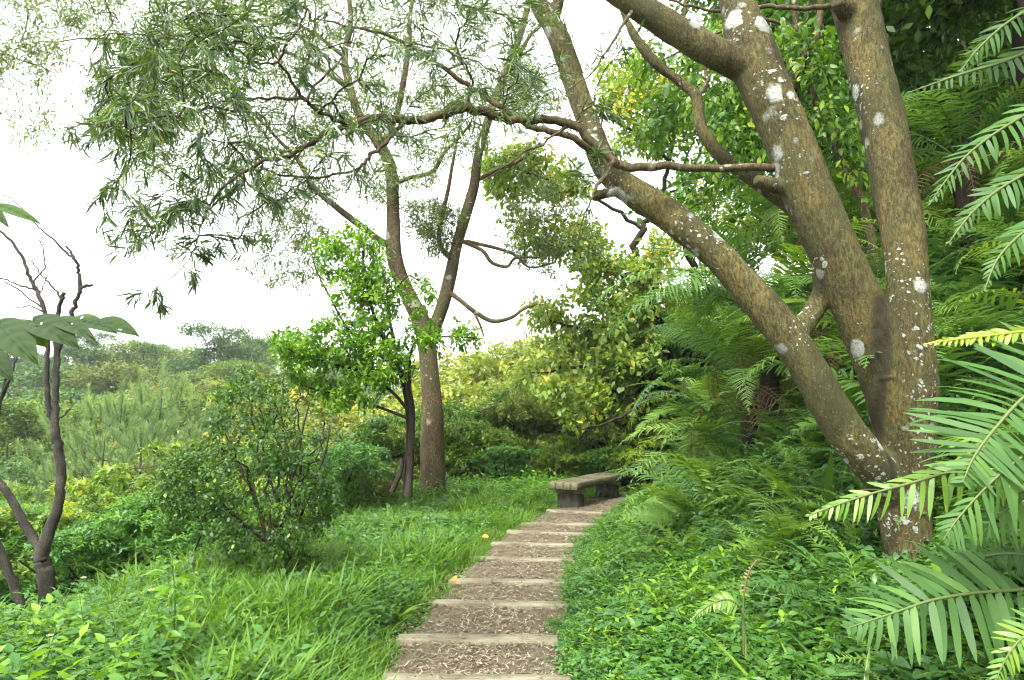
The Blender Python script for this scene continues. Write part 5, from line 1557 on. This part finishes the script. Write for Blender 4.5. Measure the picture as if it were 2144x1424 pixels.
def near_frond(root, base, spec, npin, up_px, dn_px, wpx, key, nrmv=(-.1, -.75, .65), hang=.3, sweep=(.35, .9), stipe=.05, gap=1.0, label=None, taper=2.2, stalk=True):
    p, r = limb(spec, 6)
    g0 = np.asarray(base, float) - np.array((0, 0, .05))
    md_ = (g0 + p[0]) / 2 + np.array((.12, .05, .18))
    st_ = catmull(np.array([g0, md_, p[0]]), 7)[:-1]
    if not stalk:
        st_ = st_[:0]
    mb = MB(); tube(mb, np.vstack([st_, p]), np.concatenate([np.full(len(st_), r[0] * 1.15), r]), 6, tint=.9)
    fr = part('frond', mb.mesh('frond', M['stem'] if key != 'y' else M['fern_yellow'], origin=base), root, label=label)
    s = np.linspace(0, 1, len(p))
    T = nrm(np.gradient(p, axis=0))
    N = np.asarray(nrmv, float)
    Ym = float(np.mean(p[:, 1]))
    for k in range(npin):
        for sg in (-1, 1):
            u = stipe + (1 - stipe) * (k + .5 + rng.normal(0, .08)) / npin
            u = min(max(u, 0), 1)
            q = np.array([np.interp(u, s, p[:, i]) for i in range(3)])
            t_ = nrm(np.array([np.interp(u, s, T[:, i]) for i in range(3)])[None])[0]
            side = np.cross(N, t_); side /= np.linalg.norm(side)
            if side[2] < 0:
                side = -side
            side = side * sg
            b = sweep[0] + (sweep[1] - sweep[0]) * u + rng.normal(0, .05)
            D = side * math.cos(b) + t_ * math.sin(b) + np.array((0, 0, -hang * (.4 if sg > 0 else 1.0))) + rng.normal(0, .07, 3)
            f = min(1, .55 + u / .25) * max(.12, 1 - u ** taper)
            L = PXR(up_px if sg > 0 else dn_px, Ym) * f * rng.uniform(.93, 1.05)
            w = PXR(wpx, Ym) * max(.45, f)
            part('leaflet', PM[key][rng.integers(0, 5)], fr, M=frame_M(q - base, D, N + rng.normal(0, .32, 3), L * (rng.uniform(.55, .8) if rng.random() < .07 else 1), w))


def hero_fern(px, py, Y, label):
    b = W3(px, py, Y); b[2] = gz(b[0], b[1])
    return thing('large_fern', b, label, 'fern', 'large ferns close to the viewer'), b


ro, b0 = hero_fern(2300, 1250, 3.2, 'large fern reaching in from the frame edge across the forked trunk base')
near_frond(ro, b0, [(2330, 720, 3.2, 4), (2230, 690, 3.1, 4), (2144, 694, 3.0, 3.5), (2060, 704, 2.95, 3), (1990, 712, 2.9, 2.5), (1935, 721, 2.9, 1.2)], 26, 44, 46, 13, 'y', hang=.1, sweep=(.75, 1.0), label='yellowing frond')
near_frond(ro, b0, [(2330, 760, 2.9, 5), (2240, 770, 2.8, 5), (2150, 826, 2.7, 4.5), (2085, 895, 2.65, 4), (2040, 955, 2.62, 3), (2015, 1010, 2.6, 1.6)], 30, 210, 190, 19, 'g', hang=.05, sweep=(-.15, .5), taper=3.2)
near_frond(ro, b0, [(2300, 930, 2.95, 5), (2200, 940, 2.9, 5), (2110, 955, 2.85, 4.5), (2030, 975, 2.82, 4), (1930, 1005, 2.8, 3.4), (1820, 1035, 2.78, 2.6), (1750, 1058, 2.76, 2), (1692, 1080, 2.75, 1)], 34, 76, 112, 14, 'l', hang=.45, sweep=(.45, .95), taper=2.4)
near_frond(ro, b0, [(2330, 880, 2.7, 5), (2230, 905, 2.65, 5), (2150, 950, 2.6, 4), (2080, 1005, 2.58, 3), (2010, 1080, 2.56, 2), (1975, 1130, 2.55, 1)], 24, 110, 170, 17, 'g', hang=.5, sweep=(.3, .8), taper=2.6)
near_frond(ro, b0, [(2330, 1000, 2.8, 5), (2230, 1010, 2.8, 4), (2150, 1040, 2.8, 3), (2080, 1090, 2.8, 2), (2040, 1150, 2.8, 1)], 20, 80, 130, 16, 'g', hang=.55, sweep=(.3, .8))
ro, b0 = hero_fern(2230, 1330, 3.0, 'broad fern frond spreading low at the lower frame corner')
near_frond(ro, b0, [(2200, 1230, 3.0, 5), (2105, 1237, 2.95, 4.5), (2030, 1243, 2.9, 4), (1950, 1257, 2.87, 3.4), (1880, 1280, 2.84, 2.6), (1820, 1300, 2.82, 2), (1772, 1316, 2.8, 1)], 22, 150, 150, 19, 'g', hang=.18, sweep=(.2, .85), taper=2.6)
near_frond(ro, b0, [(2230, 1290, 2.7, 4), (2180, 1310, 2.65, 3.5), (2130, 1345, 2.6, 3), (2095, 1400, 2.6, 2), (2080, 1450, 2.6, 1)], 18, 60, 60, 12, 'l', hang=.2, sweep=(.3, .9))
near_frond(ro, b0, [(2200, 1180, 3.1, 4), (2130, 1160, 3.1, 3.5), (2060, 1165, 3.1, 3), (2010, 1185, 3.1, 2), (1985, 1215, 3.1, 1)], 24, 46, 46, 11, 'd', hang=.2, sweep=(.2, .9))
ro, b0 = hero_fern(2350, 640, 5.0, 'shaded fern with long arching fronds at the upper frame edge')
for sp, up, dn, ky in [
        ([(2330, 180, 5.0, 5), (2200, 215, 4.8, 5), (2110, 262, 4.7, 4), (2030, 320, 4.6, 3), (1975, 385, 4.55, 2), (1945, 430, 4.5, 1)], 80, 85, 'g'),
        ([(2330, 60, 5.2, 5), (2200, 90, 5.1, 5), (2100, 130, 5.0, 4), (2000, 160, 4.95, 3), (1900, 195, 4.9, 1.4)], 70, 75, 'd'),
        ([(2330, 330, 4.8, 5), (2200, 345, 4.6, 5), (2110, 385, 4.5, 4), (2040, 440, 4.45, 3), (1985, 510, 4.4, 1.4)], 75, 85, 'g'),
        ([(2330, 420, 4.5, 5), (2220, 440, 4.4, 5), (2150, 480, 4.3, 4), (2090, 540, 4.25, 3), (2060, 610, 4.2, 1.4)], 75, 85, 'g'),
        ([(2330, -40, 5.0, 5), (2220, -10, 4.9, 5), (2120, 40, 4.8, 4), (2050, 100, 4.75, 2.5), (2010, 150, 4.7, 1.2)], 70, 80, 'd')]:
    near_frond(ro, b0, sp, 26, up, dn, 12, ky, hang=.4, sweep=(.35, .9))
ro, b0 = hero_fern(1560, 1330, 3.6, 'small pale fern frond in the ground cover right of the path')
near_frond(ro, b0, [(1562, 1380, 3.6, 2.4), (1560, 1330, 3.6, 2.4), (1550, 1275, 3.55, 2.2), (1520, 1255, 3.5, 2), (1480, 1270, 3.45, 1.6), (1445, 1300, 3.4, .8)], 17, 34, 40, 9, 'l', hang=.25, stipe=.45, stalk=False)
ro, b0 = hero_fern(1590, 1290, 3.7, 'curled dead reddish frond standing in the ground cover')
near_frond(ro, b0, [(1557, 1370, 3.7, 2), (1556, 1290, 3.7, 2), (1558, 1240, 3.68, 1.8), (1568, 1198, 3.66, 1.6), (1586, 1172, 3.66, 1.2), (1600, 1176, 3.66, .8)], 16, 13, 13, 4, 'r', hang=1.6, stipe=.4, stalk=False)
# ------------------------------------------------------------------ ground cover: uncounted green stuff, instanced on points
def proto_coll(name, meshes):
    c = bpy.data.collections.new(name)
    for i, me in enumerate(meshes):
        o = bpy.data.objects.new('%s_%02d' % (name, i), me)
        c.objects.link(o)
    return c


def scatter(name, P, rot, scl, idx, coll, label, cat):
    n = len(P)
    me = bpy.data.meshes.new(name)
    me.vertices.add(n)
    me.vertices.foreach_set('co', np.asarray(P, np.float32).ravel())
    a_ = me.attributes.new('rot', 'FLOAT_VECTOR', 'POINT'); a_.data.foreach_set('vector', np.asarray(rot, np.float32).ravel())
    a_ = me.attributes.new('scl', 'FLOAT', 'POINT'); a_.data.foreach_set('value', np.asarray(scl, np.float32))
    a_ = me.attributes.new('idx', 'INT', 'POINT'); a_.data.foreach_set('value', np.asarray(idx, np.int32))
    o = bpy.data.objects.new(name, me)
    COL.objects.link(o)
    nt = bpy.data.node_groups.new(name, 'GeometryNodeTree')
    nt.interface.new_socket('Geometry', in_out='INPUT', socket_type='NodeSocketGeometry')
    nt.interface.new_socket('Geometry', in_out='OUTPUT', socket_type='NodeSocketGeometry')
    gi, go = nt.nodes.new('NodeGroupInput'), nt.nodes.new('NodeGroupOutput')
    ip = nt.nodes.new('GeometryNodeInstanceOnPoints')
    ci = nt.nodes.new('GeometryNodeCollectionInfo')
    ci.inputs['Collection'].default_value = coll
    ci.inputs['Separate Children'].default_value = True
    ci.inputs['Reset Children'].default_value = True
    def na(nm, t):
        q = nt.nodes.new('GeometryNodeInputNamedAttribute'); q.data_type = t; q.inputs['Name'].default_value = nm
        return q.outputs['Attribute']
    er = nt.nodes.new('FunctionNodeEulerToRotation')
    nt.links.new(na('rot', 'FLOAT_VECTOR'), er.inputs[0])
    nt.links.new(gi.outputs[0], ip.inputs['Points'])
    nt.links.new(ci.outputs[0], ip.inputs['Instance'])
    ip.inputs['Pick Instance'].default_value = True
    nt.links.new(na('idx', 'INT'), ip.inputs['Instance Index'])
    nt.links.new(er.outputs[0], ip.inputs['Rotation'])
    nt.links.new(na('scl', 'FLOAT'), ip.inputs['Scale'])
    nt.links.new(ip.outputs[0], go.inputs[0])
    md = o.modifiers.new('scatter', 'NODES'); md.node_group = nt
    return tag(o, label, cat, kind='stuff')


def tuft(nb, h, spread, w, bend, mat):
    mb = MB()
    an = rng.random(nb) * 6.283
    r_ = spread * np.sqrt(rng.random(nb))
    P = np.stack([r_ * np.cos(an), r_ * np.sin(an), np.full(nb, -.01)], -1)
    a2 = an + rng.normal(0, .9, nb)
    el = rng.uniform(.75, 1.45, nb)
    D = np.stack([np.cos(a2) * np.cos(el), np.sin(a2) * np.cos(el), np.sin(el)], -1)
    N = np.stack([-np.cos(a2) * np.sin(el), -np.sin(a2) * np.sin(el), np.cos(el)], -1)
    leaves(mb, P, D, N, h * rng.uniform(.55, 1.2, nb), w * rng.uniform(.7, 1.3, nb), BLADE, bend * rng.uniform(.5, 1.5, nb), 0, 0, np.clip(rng.normal(.5, .17, nb), 0, 1))
    return mb.mesh('tuft', mat)


def herb(ns, h, spread, leaf, ratio, mat, pairs=3, prof=None, tri=False, up=.9):
    """a patch of stems with opposite leaves"""
    mb = MB()
    P, D, N, L, C = [], [], [], [], []
    for s_ in range(ns):
        an = random.uniform(0, 6.28); r_ = spread * math.sqrt(random.random())
        b = np.array((r_ * math.cos(an), r_ * math.sin(an), -.01))
        hh = h * random.uniform(.45, 1.15)
        top = b + np.array((random.gauss(0, .25) * hh, random.gauss(0, .25) * hh, hh))
        tube(mb, np.array([b, (b + top) / 2 + rng.normal(0, .01, 3), top]), [.0022, .0018, .001], 3, tint=.3)
        tb = random.gauss(.48, .15)
        a0 = random.uniform(0, 6.28)
        for k in range(pairs):
            t = .35 + .65 * (k + 1) / pairs
            q = b + (top - b) * t
            for g in range(2):
                a_ = a0 + k * 1.57 + g * 3.14 + random.gauss(0, .25)
                d_ = np.array((math.cos(a_), math.sin(a_), random.gauss(.25, .25)))
                kk = 3 if tri else 1
                for m in range(kk):
                    am = a_ + (m - 1) * .85 if tri else a_
                    dm = np.array((math.cos(am), math.sin(am), d_[2]))
                    P.append(q + (d_ * leaf * .5 if tri else 0)); D.append(dm); N.append((random.gauss(0, .3), random.gauss(0, .3), up))
                    L.append(leaf * random.uniform(.65, 1.15) * (1.1 if k == 0 else .95)); C.append(np.clip(tb + random.gauss(0, .1) + .12 * t, 0, 1))
    P, D, N, L, C = map(np.array, (P, D, N, L, C))
    leaves(mb, P, D, N, L, L * ratio, prof or [(0, .12), (.32, 1.0), (.65, .72), (1, .04)], .22, .22, 0, C)
    return mb.mesh('herb', mat)


grass_c = proto_coll('grass_protos', [tuft(15, .25, .09, .012, .55, M['grass']) for _ in range(3)] + [tuft(14, .16, .10, .011, .65, M['grass']) for _ in range(2)] + [tuft(9, .34, .07, .013, .5, M['grass']) for _ in range(2)])
herb_c = proto_coll('herb_protos', [herb(6, .19, .12, .072, .5, M['herb']) for _ in range(2)] + [herb(10, .14, .12, .038, .6, M['herb']) for _ in range(2)] + [herb(7, .16, .12, .058, .55, M['herb_dark']) for _ in range(2)] + [herb(8, .24, .14, .05, .3, M['grass']) for _ in range(1)])
tall_c = proto_coll('tall_protos', [herb(5, .42, .12, .08, .45, M['herb'], 5) for _ in range(3)] + [herb(4, .5, .12, .09, .42, M['young'], 5) for _ in range(2)])
low_c = proto_coll('low_protos', [herb(5, .07, .10, .04, .55, M['herb']) for _ in range(2)] + [tuft(9, .10, .07, .009, .6, M['grass']) for _ in range(2)])


def frond_tuft(n_, s_):
    """several small fronds in one patch"""
    mb = MB()
    src = FR['sprig'][0]
    nv = len(src.vertices)
    co = np.empty(nv * 3, np.float32); src.vertices.foreach_get('co', co); co = co.reshape(-1, 3)
    Q = np.array([p.vertices[:] for p in src.polygons if len(p.vertices) == 4])
    tn = np.empty(nv, np.float32); src.attributes['tint'].data.foreach_get('value', tn)
    for i in range(n_):
        m = Matrix.Rotation(random.uniform(0, 6.28), 3, 'Z') @ Matrix.Rotation(random.uniform(-.3, .3), 3, 'Y')
        v = co @ np.array(m).T * s_ * random.uniform(.7, 1.2) + np.array((random.gauss(0, .06), random.gauss(0, .06), 0))
        mb.add(v, Q, tint=np.clip(tn + random.gauss(0, .12), 0, 1))
    return mb.mesh('sprig', random.choice([M['fern'], M['fern_light'], M['fern']]))


sprig_c = proto_coll('sprig_protos', [frond_tuft(6, 1.0) for _ in range(3)] + [herb(9, .22, .16, .07, .42, M['herb_dark']) for _ in range(3)])


def region(n, fn, ylo, yhi, p=1.0):
    """n points (x, y) with y denser near; fn(x, y) -> keep probability; x drawn inside the view"""
    out = []
    while sum(len(o) for o in out) < n:
        y = ylo + (yhi - ylo) * rng.random(n) ** p
        lim = .86 * y + .8
        x = rng.uniform(-1, 1, n) * lim
        k = rng.random(n) < fn(x, y)
        out.append(np.stack([x[k], y[k]], -1))
    return np.concatenate(out)[:n]


def lay(name, pts, coll, nidx, smin, smax, label, cat, tilt=.18, zoff=0.0):
    n = len(pts)
    z = H(pts[:, 0], pts[:, 1]) + zoff
    rot = np.stack([rng.normal(0, tilt, n), rng.normal(0, tilt, n), rng.random(n) * 6.283], -1)
    patch = .5 + .5 * wav(pts[:, 0] * 1.7, pts[:, 1] * 1.9, 4)
    idx = np.clip((rng.random(n) * .55 + patch * .45) * nidx, 0, nidx - .01).astype(int)
    short = .45 + .55 * sstep(.5, 1.25, np.abs(pts[:, 0] - pathx(pts[:, 1])))
    return scatter(name, np.stack([pts[:, 0], pts[:, 1], z], -1), rot, rng.uniform(smin, smax, n) * (.8 + .4 * patch) * short, idx, coll, label, cat)


def edge_n(x, y):
    return .09 * wav(x * .3 + y * 4.1, y * 3.3) + .06 * wav(y * 11, x + y * 7)


def f_left(x, y):
    d_ = pathx(y) - .58 - x + edge_n(x, y) + .05 - .10 * sstep(7, 4, y)
    return (d_ > 0) * (d_ < 5.0) * np.where(d_ < 3.2, 1, .5)


def f_right(x, y):
    d_ = x - pathx(y) - .55 + edge_n(x, y + 9) + .05 - .10 * sstep(7, 4, y)
    return (d_ > 0) * (d_ < 3.0) * np.where(d_ < 2.1, 1, .5)


def f_bank(x, y):
    d_ = x - pathx(y) - .55
    return (d_ > 1.5) * (d_ < 9 + np.clip(y - 8, 0, 12)) * ((np.hypot(x - HB[0], y - HB[1] + .25) > .55))


gr = region(17000, lambda x, y: f_left(x, y) * np.where(wav(x * .9, y * .8, 1) > -.35, 1, .35), 2.4, 16.5, 1.35)
lay('verge_grass', gr, grass_c, 7, .75, 1.35, 'bright green grass of the verge left of the path', 'grass')
hl = region(6500, lambda x, y: f_left(x, y) * np.where(wav(x * .9, y * .8, 1) > -.35, .35, 1) * (pathx(y) - x > .8), 2.4, 16.5, 1.35)
lay('verge_herbs', hl, herb_c, 7, .7, 1.4, 'leafy weeds mixed into the grass left of the path', 'weeds')
hr = region(11000, f_right, 2.4, 15, 1.4)
lay('ground_cover', hr, herb_c, 7, .6, 1.45, 'dense leafy ground cover right of the path', 'ground cover')
gr2 = region(5200, lambda x, y: f_right(x, y) * np.where(wav(x * 1.1, y, 5) > .1, 1, .25), 2.4, 15, 1.4)
lay('bank_grass', gr2, grass_c, 7, .7, 1.15, 'grass blades rising through the ground cover right of the path', 'grass')
bk = region(9500, f_bank, 3.2, 34, 1.3)
lay('bank_undergrowth', bk, sprig_c, 6, .8, 1.6, 'small ferns and leaves carpeting the bank', 'undergrowth', .25)
tl = region(1900, lambda x, y: (((x < -1.55 - .1 * y) & (y < 4.4)) | (y > 12.8)) * (x < pathx(y) - 1.1 + (y > 14.4) * 3.2) * (pathx(y) - x < 5.2) * 1.0, 2.5, 18, 1.0)
lay('tall_weeds', tl, tall_c, 5, .7, 1.15, 'knee high leafy weeds at the outer edge of the verge and behind the bench', 'weeds', .12)
tr_ = region(600, lambda x, y: f_right(x, y) * (wav(x * 1.3, y * 1.2, 7) > .1), 2.6, 13, 1.3)
lay('right_weeds', tr_, tall_c, 5, .5, .85, 'taller leafy weeds standing out of the ground cover right of the path', 'weeds', .15)
sp_ = region(900, lambda x, y: f_right(x, y) * (x - pathx(y) > 1.1), 2.6, 13, 1.3)
lay('small_ferns', sp_, sprig_c, 3, .55, 1.0, 'small fern tufts dotted through the ground cover', 'undergrowth', .2)
lw = region(2600, lambda x, y: ((np.abs(np.abs(x - pathx(y)) - .55 + edge_n(x, y)) < .14)) * 1.0, 3.0, 14, 1.5)
lay('edge_weeds', lw, low_c, 4, .7, 1.2, 'small weeds creeping onto the path edges', 'weeds', .15, .01)
ut = region(4600, lambda x, y: ((pathx(y) - x > 5.5) & (y > 8)) | (y > 16.5) * (x < pathx(y) + 2), 7.0, 40, 1.25)
o_ = lay('valley_undergrowth', ut, tall_c, 5, 1.0, 2.4, 'tangled weeds covering the slope below the path', 'undergrowth', .2)

# ------------------------------------------------------------------ single weeds near the viewer
def weed_proto(h, nn, leaf, mat, flower):
    """lists of (part name, mesh, matrix) for one weed"""
    out = []
    mb = MB()
    pts = catmull(np.array([(0, 0, -.02), (rng.normal(0, .02), rng.normal(0, .02), h * .5), (rng.normal(0, .05), rng.normal(0, .05), h)]), 5)
    tube(mb, pts, np.linspace(.004, .0018, len(pts)), 5, tint=.4)
    out.append(('stem', mb.mesh('stem', M['stem']), None))
    lm = [unit_leaf('leaf', mat, OVATE, b, .22, 0, t) for b, t in ((.2, .45), (.3, .6), (.12, .75))]
    a0 = random.uniform(0, 6)
    for k in range(nn):
        t = .3 + .7 * (k + 1) / nn
        q = pts[int(t * (len(pts) - 1))]
        for g in range(2):
            a_ = a0 + k * 1.57 + g * 3.14 + random.gauss(0, .2)
            for m in range(3 if k < nn - 1 else 1):
                am = a_ + (m - 1) * .8 if k < nn - 1 else a_
                L = leaf * random.uniform(.75, 1.15) * (1.0 if m == 1 else .8)
                e = random.uniform(-.05, .45)
                out.append(('leaf', random.choice(lm), frame_M(q + np.array((math.cos(a_), math.sin(a_), e)) * leaf * .35 * (k < nn - 1), (math.cos(am), math.sin(am), e), (random.gauss(0, .25), random.gauss(0, .25), 1), L, L * .46)))
    if flower:
        mb = MB()
        top = pts[-1] + np.array((0, 0, .05))
        tube(mb, np.array([pts[-1], top]), [.0016, .0012], 4, tint=.4)
        out.append(('flower_stalk', mb.mesh('flower_stalk', M['stem']), None))
        mb = MB()
        an = np.arange(5) / 5 * 6.283
        leaves(mb, np.repeat(top[None], 5, 0), np.stack([np.cos(an), np.sin(an), np.full(5, .15)], -1), np.tile((0, 0, 1.0), (5, 1)), .016, .011, [(0, .5), (.5, 1), (1, .7)], .1, 0, 0, .5)
        out.append(('petals', mb.mesh('petals', M['petal']), None))
        mb = MB(); tube(mb, np.array([top - (0, 0, .004), top + np.array((0, 0, .006))]), [.007, .005], 8, cap=True)
        out.append(('flower_disc', mb.mesh('flower_disc', M['disc']), None))
    return out


WP = [weed_proto(.42, 5, .085, M['herb'], False), weed_proto(.5, 6, .09, M['young'], False), weed_proto(.38, 5, .08, M['herb'], False), weed_proto(.46, 5, .08, M['herb'], True), weed_proto(.52, 5, .075, M['herb'], True)]


def weed(pr, x, y, s, label, group='leafy weeds near the viewer'):
    o = thing('weed', (x, y, gz(x, y)), label, 'weed', group, random.uniform(0, 6.28), s)
    for nm, me_, m_ in WP[pr]:
        part(nm, me_, o, M=m_)
    return o


for i in range(34):
    Y = random.uniform(2.75, 5.0)
    px = random.uniform(-40, 560 if Y < 4 else 420)
    x = (px - 1072) / FPX * Y
    fl = i % 6 == 0
    weed(random.choice((3, 4)) if fl else random.choice((0, 1, 2)), x, Y, random.uniform(.75, 1.15), 'weed with a small white daisy flower among the leafy weeds' if fl else 'leafy green weed %s' % ('beside the bare sapling foot' if Y > 4.1 else 'at the lower frame corner' if px < 180 else 'next to the broad blades at the lower frame edge' if px < 380 else 'where the weed patch meets the grass'))
weed(1, (385 - 1072) / FPX * 4.4, 4.4, 1.5, 'tallest bright green weed standing in front of the dark bush')


# broad blades (ginger-like clumps)
def blade_clump(name, loc, nb, L, w, label, cat='plant', lean=None, group=None, mat='ginger'):
    o = thing(name, loc, label, cat, group)
    for i in range(nb):
        a_ = random.uniform(0, 6.28) if lean is None else random.gauss(lean, .8)
        el = random.uniform(.7, 1.35)
        mb = MB()
        l_ = L * random.uniform(.7, 1.15)
        D = np.array([(math.cos(a_) * math.cos(el), math.sin(a_) * math.cos(el), math.sin(el))])
        N = np.array([(-math.cos(a_) * math.sin(el), -math.sin(a_) * math.sin(el), math.cos(el))])
        leaves(mb, [(random.gauss(0, .03), random.gauss(0, .03), 0)], D, N, l_, w * random.uniform(.8, 1.2), [(0, .25), (.15, .6), (.35, .95), (.55, 1), (.75, .8), (.9, .45), (1, .03)], random.uniform(.2, .7), .25, 0, random.uniform(.3, .95))
        part('leaf', mb.mesh('leaf', M[mat]), o)
    return o


for (px, Y, nb, L, w, lab) in [(345, 2.95, 6, .42, .045, 'clump of broad blades at the lower frame edge among weeds'), (520, 4.6, 4, .40, .022, 'thin grassy blades standing in front of the dark bush'),
                               (1290, 7.6, 5, .45, .075, 'broad bladed plant leaning over the far right of the path'), (840, 5.6, 4, .28, .05, 'broad bladed plant in the grass left of the path'),
                               (1620, 3.3, 8, .55, .026, 'clump of long sword blades in the ground cover'), (1760, 3.1, 7, .5, .02, 'long grass blades by the low fern frond'),
                               (150, 4.3, 5, .5, .02, 'tall arching grass clump beside the bare sapling'), (1720, 5.6, 8, 1.0, .07, 'tall ginger blades behind the leaning stem fork'),
                               (1970, 5.3, 7, .9, .08, 'tall ginger blades right of the main trunk'), (1830, 6.3, 7, 1.1, .07, 'ginger blades showing in the fork of the two upright stems'),
                               (1560, 6.4, 6, .6, .045, 'bladed plant under the tree fern skirt'), (1430, 8.6, 5, .5, .05, 'bladed plant low on the bank near the path bend')]:
    x = (px - 1072) / FPX * Y
    blade_clump('blade_plant', (x, Y, gz(x, Y)), nb, L, w, lab, group='broad bladed plants')
# the single bright blade across the stem gap
b0 = W3(1790, 640, 5.3); b0[2] = gz(b0[0], 5.3)
o = thing('bright_blade_plant', b0, 'single bright lime blade held level between the stems', 'plant', 'broad bladed plants')
p, r = limb([(1790, 760, 5.3, 3), (1760, 680, 5.25, 3), (1700, 632, 5.2, 2), (1680, 629, 5.2, 2)], 5)
mb = MB(); tube(mb, p, r, 5); part('stem', mb.mesh('stem', M['stem'], origin=b0), o)
mb = MB(); q0, q1 = W3(1690, 628, 5.2), W3(1585, 632, 5.1)
leaves(mb, [q0], [q1 - q0], [(0, -.75, .65)], np.linalg.norm(q1 - q0), PXR(15, 5.1), [(0, .25), (.2, .75), (.5, 1), (.8, .7), (1, .03)], .05, .1, 0, 1.0)
part('leaf', mb.mesh('leaf', M['fern_light'], origin=b0), o)

# fallen leaves on and beside the path
for (px, py, Y, s, lab) in [(1010, 1122, 8.9, .10, 'orange fallen leaf caught in the grass above the path edge'), (952, 1210, 6.8, .07, 'orange fallen leaf at the left end of the fourth step'), (968, 1216, 6.75, .05, 'small tan fallen leaf beside the fourth step')]:
    x = (px - 1072) / FPX * Y
    mb = MB(); leaves(mb, [(0, 0, 0)], [(random.gauss(0, 1), random.gauss(0, 1), .3)], [(0, -.7, .7)], s, s * .6, OVATE, .25, .3, 0, random.uniform(.4, .9))
    o = part('fallen_leaf', mb.mesh('fallen_leaf', M['litter']))
    o.location = W3(px, py, Y) if px == 1010 else (x, Y, .06)
    tag(o, lab, 'fallen leaf', 'fallen leaves')

n = 420
pt = region(n, lambda x, y: (np.abs(x - pathx(y)) < 2.2) * 1.0, 2.8, 12, 1.3)
mb = MB()
an = rng.random(n) * 6.283
Pz = np.where(np.abs(pt[:, 0] - pathx(pt[:, 1])) < .55, .03, H(pt[:, 0], pt[:, 1]) + .10 + .06 * rng.random(n))
leaves(mb, np.stack([pt[:, 0], pt[:, 1], Pz], -1), np.stack([np.cos(an), np.sin(an), rng.normal(0, .3, n)], -1), np.stack([rng.normal(0, .5, n), rng.normal(0, .5, n), np.ones(n)], -1), rng.uniform(.025, .06, n), rng.uniform(.006, .02, n), OVATE, .3, .3, 0, rng.random(n) * .6)
tag(part('leaf_litter', mb.mesh('leaf_litter', M['reddead'])), 'dry brown leaf litter caught in the grass beside the path', 'leaf litter', kind='stuff')
# ------------------------------------------------------------------ damp summer air
mb = MB()
x0, x1, y0, y1, z0, z1 = -300, 300, -50, 460, -16.0, 60.0
mb.add([(x0, y0, z0), (x1, y0, z0), (x1, y1, z0), (x0, y1, z0), (x0, y0, z1), (x1, y0, z1), (x1, y1, z1), (x0, y1, z1)],
       [(0, 3, 2, 1), (4, 5, 6, 7), (0, 1, 5, 4), (1, 2, 6, 5), (2, 3, 7, 6), (3, 0, 4, 7)])
hm, hn, hl_, hout = mat_new('haze')
pv = hn.new('ShaderNodeVolumePrincipled')
pv.inputs['Color'].default_value = (.93, .96, 1.0, 1)
pv.inputs['Density'].default_value = .0006
pv.inputs['Anisotropy'].default_value = .2
hl_.new(pv.outputs[0], hout.inputs['Volume'])
tag(part('haze', mb.mesh('haze', hm, smooth=False)), 'thin pale summer haze over the valley', 'haze', kind='stuff')

# ------------------------------------------------------------------ single out look-alikes by their order across the view
NTH = ['leftmost', 'second from the left', 'third from the left', 'fourth from the left', 'fifth from the left', 'sixth from the left', 'seventh from the left', 'eighth from the left', 'ninth from the left', 'tenth from the left', 'eleventh from the left', 'twelfth from the left', 'thirteenth from the left', 'fourteenth from the left']
same = {}
for o in COL.objects:
    if o.parent is None and o.get('category') and o.get('label') and o.get('group'):
        same.setdefault(o['label'], []).append(o)
for lab, os_ in same.items():
    if len(os_) < 2:
        continue
    pos = np.array([tuple(o.location) for o in os_]) + np.array((0, 0, .5))
    vis = in_frame(pos)
    order = sorted(range(len(os_)), key=lambda i: pos[i, 0] / pos[i, 1])
    seen = [i for i in order if vis[i]]
    for i in order:
        if not vis[i] and len(lab.split()) <= 12:
            os_[i]['label'] = lab + ', just outside the frame'
    if len(seen) <= 14 and len(lab.split()) <= 12:
        for r_, i in enumerate(seen):
            os_[i]['label'] = lab + ', ' + ('rightmost' if r_ == len(seen) - 1 and r_ else NTH[r_])
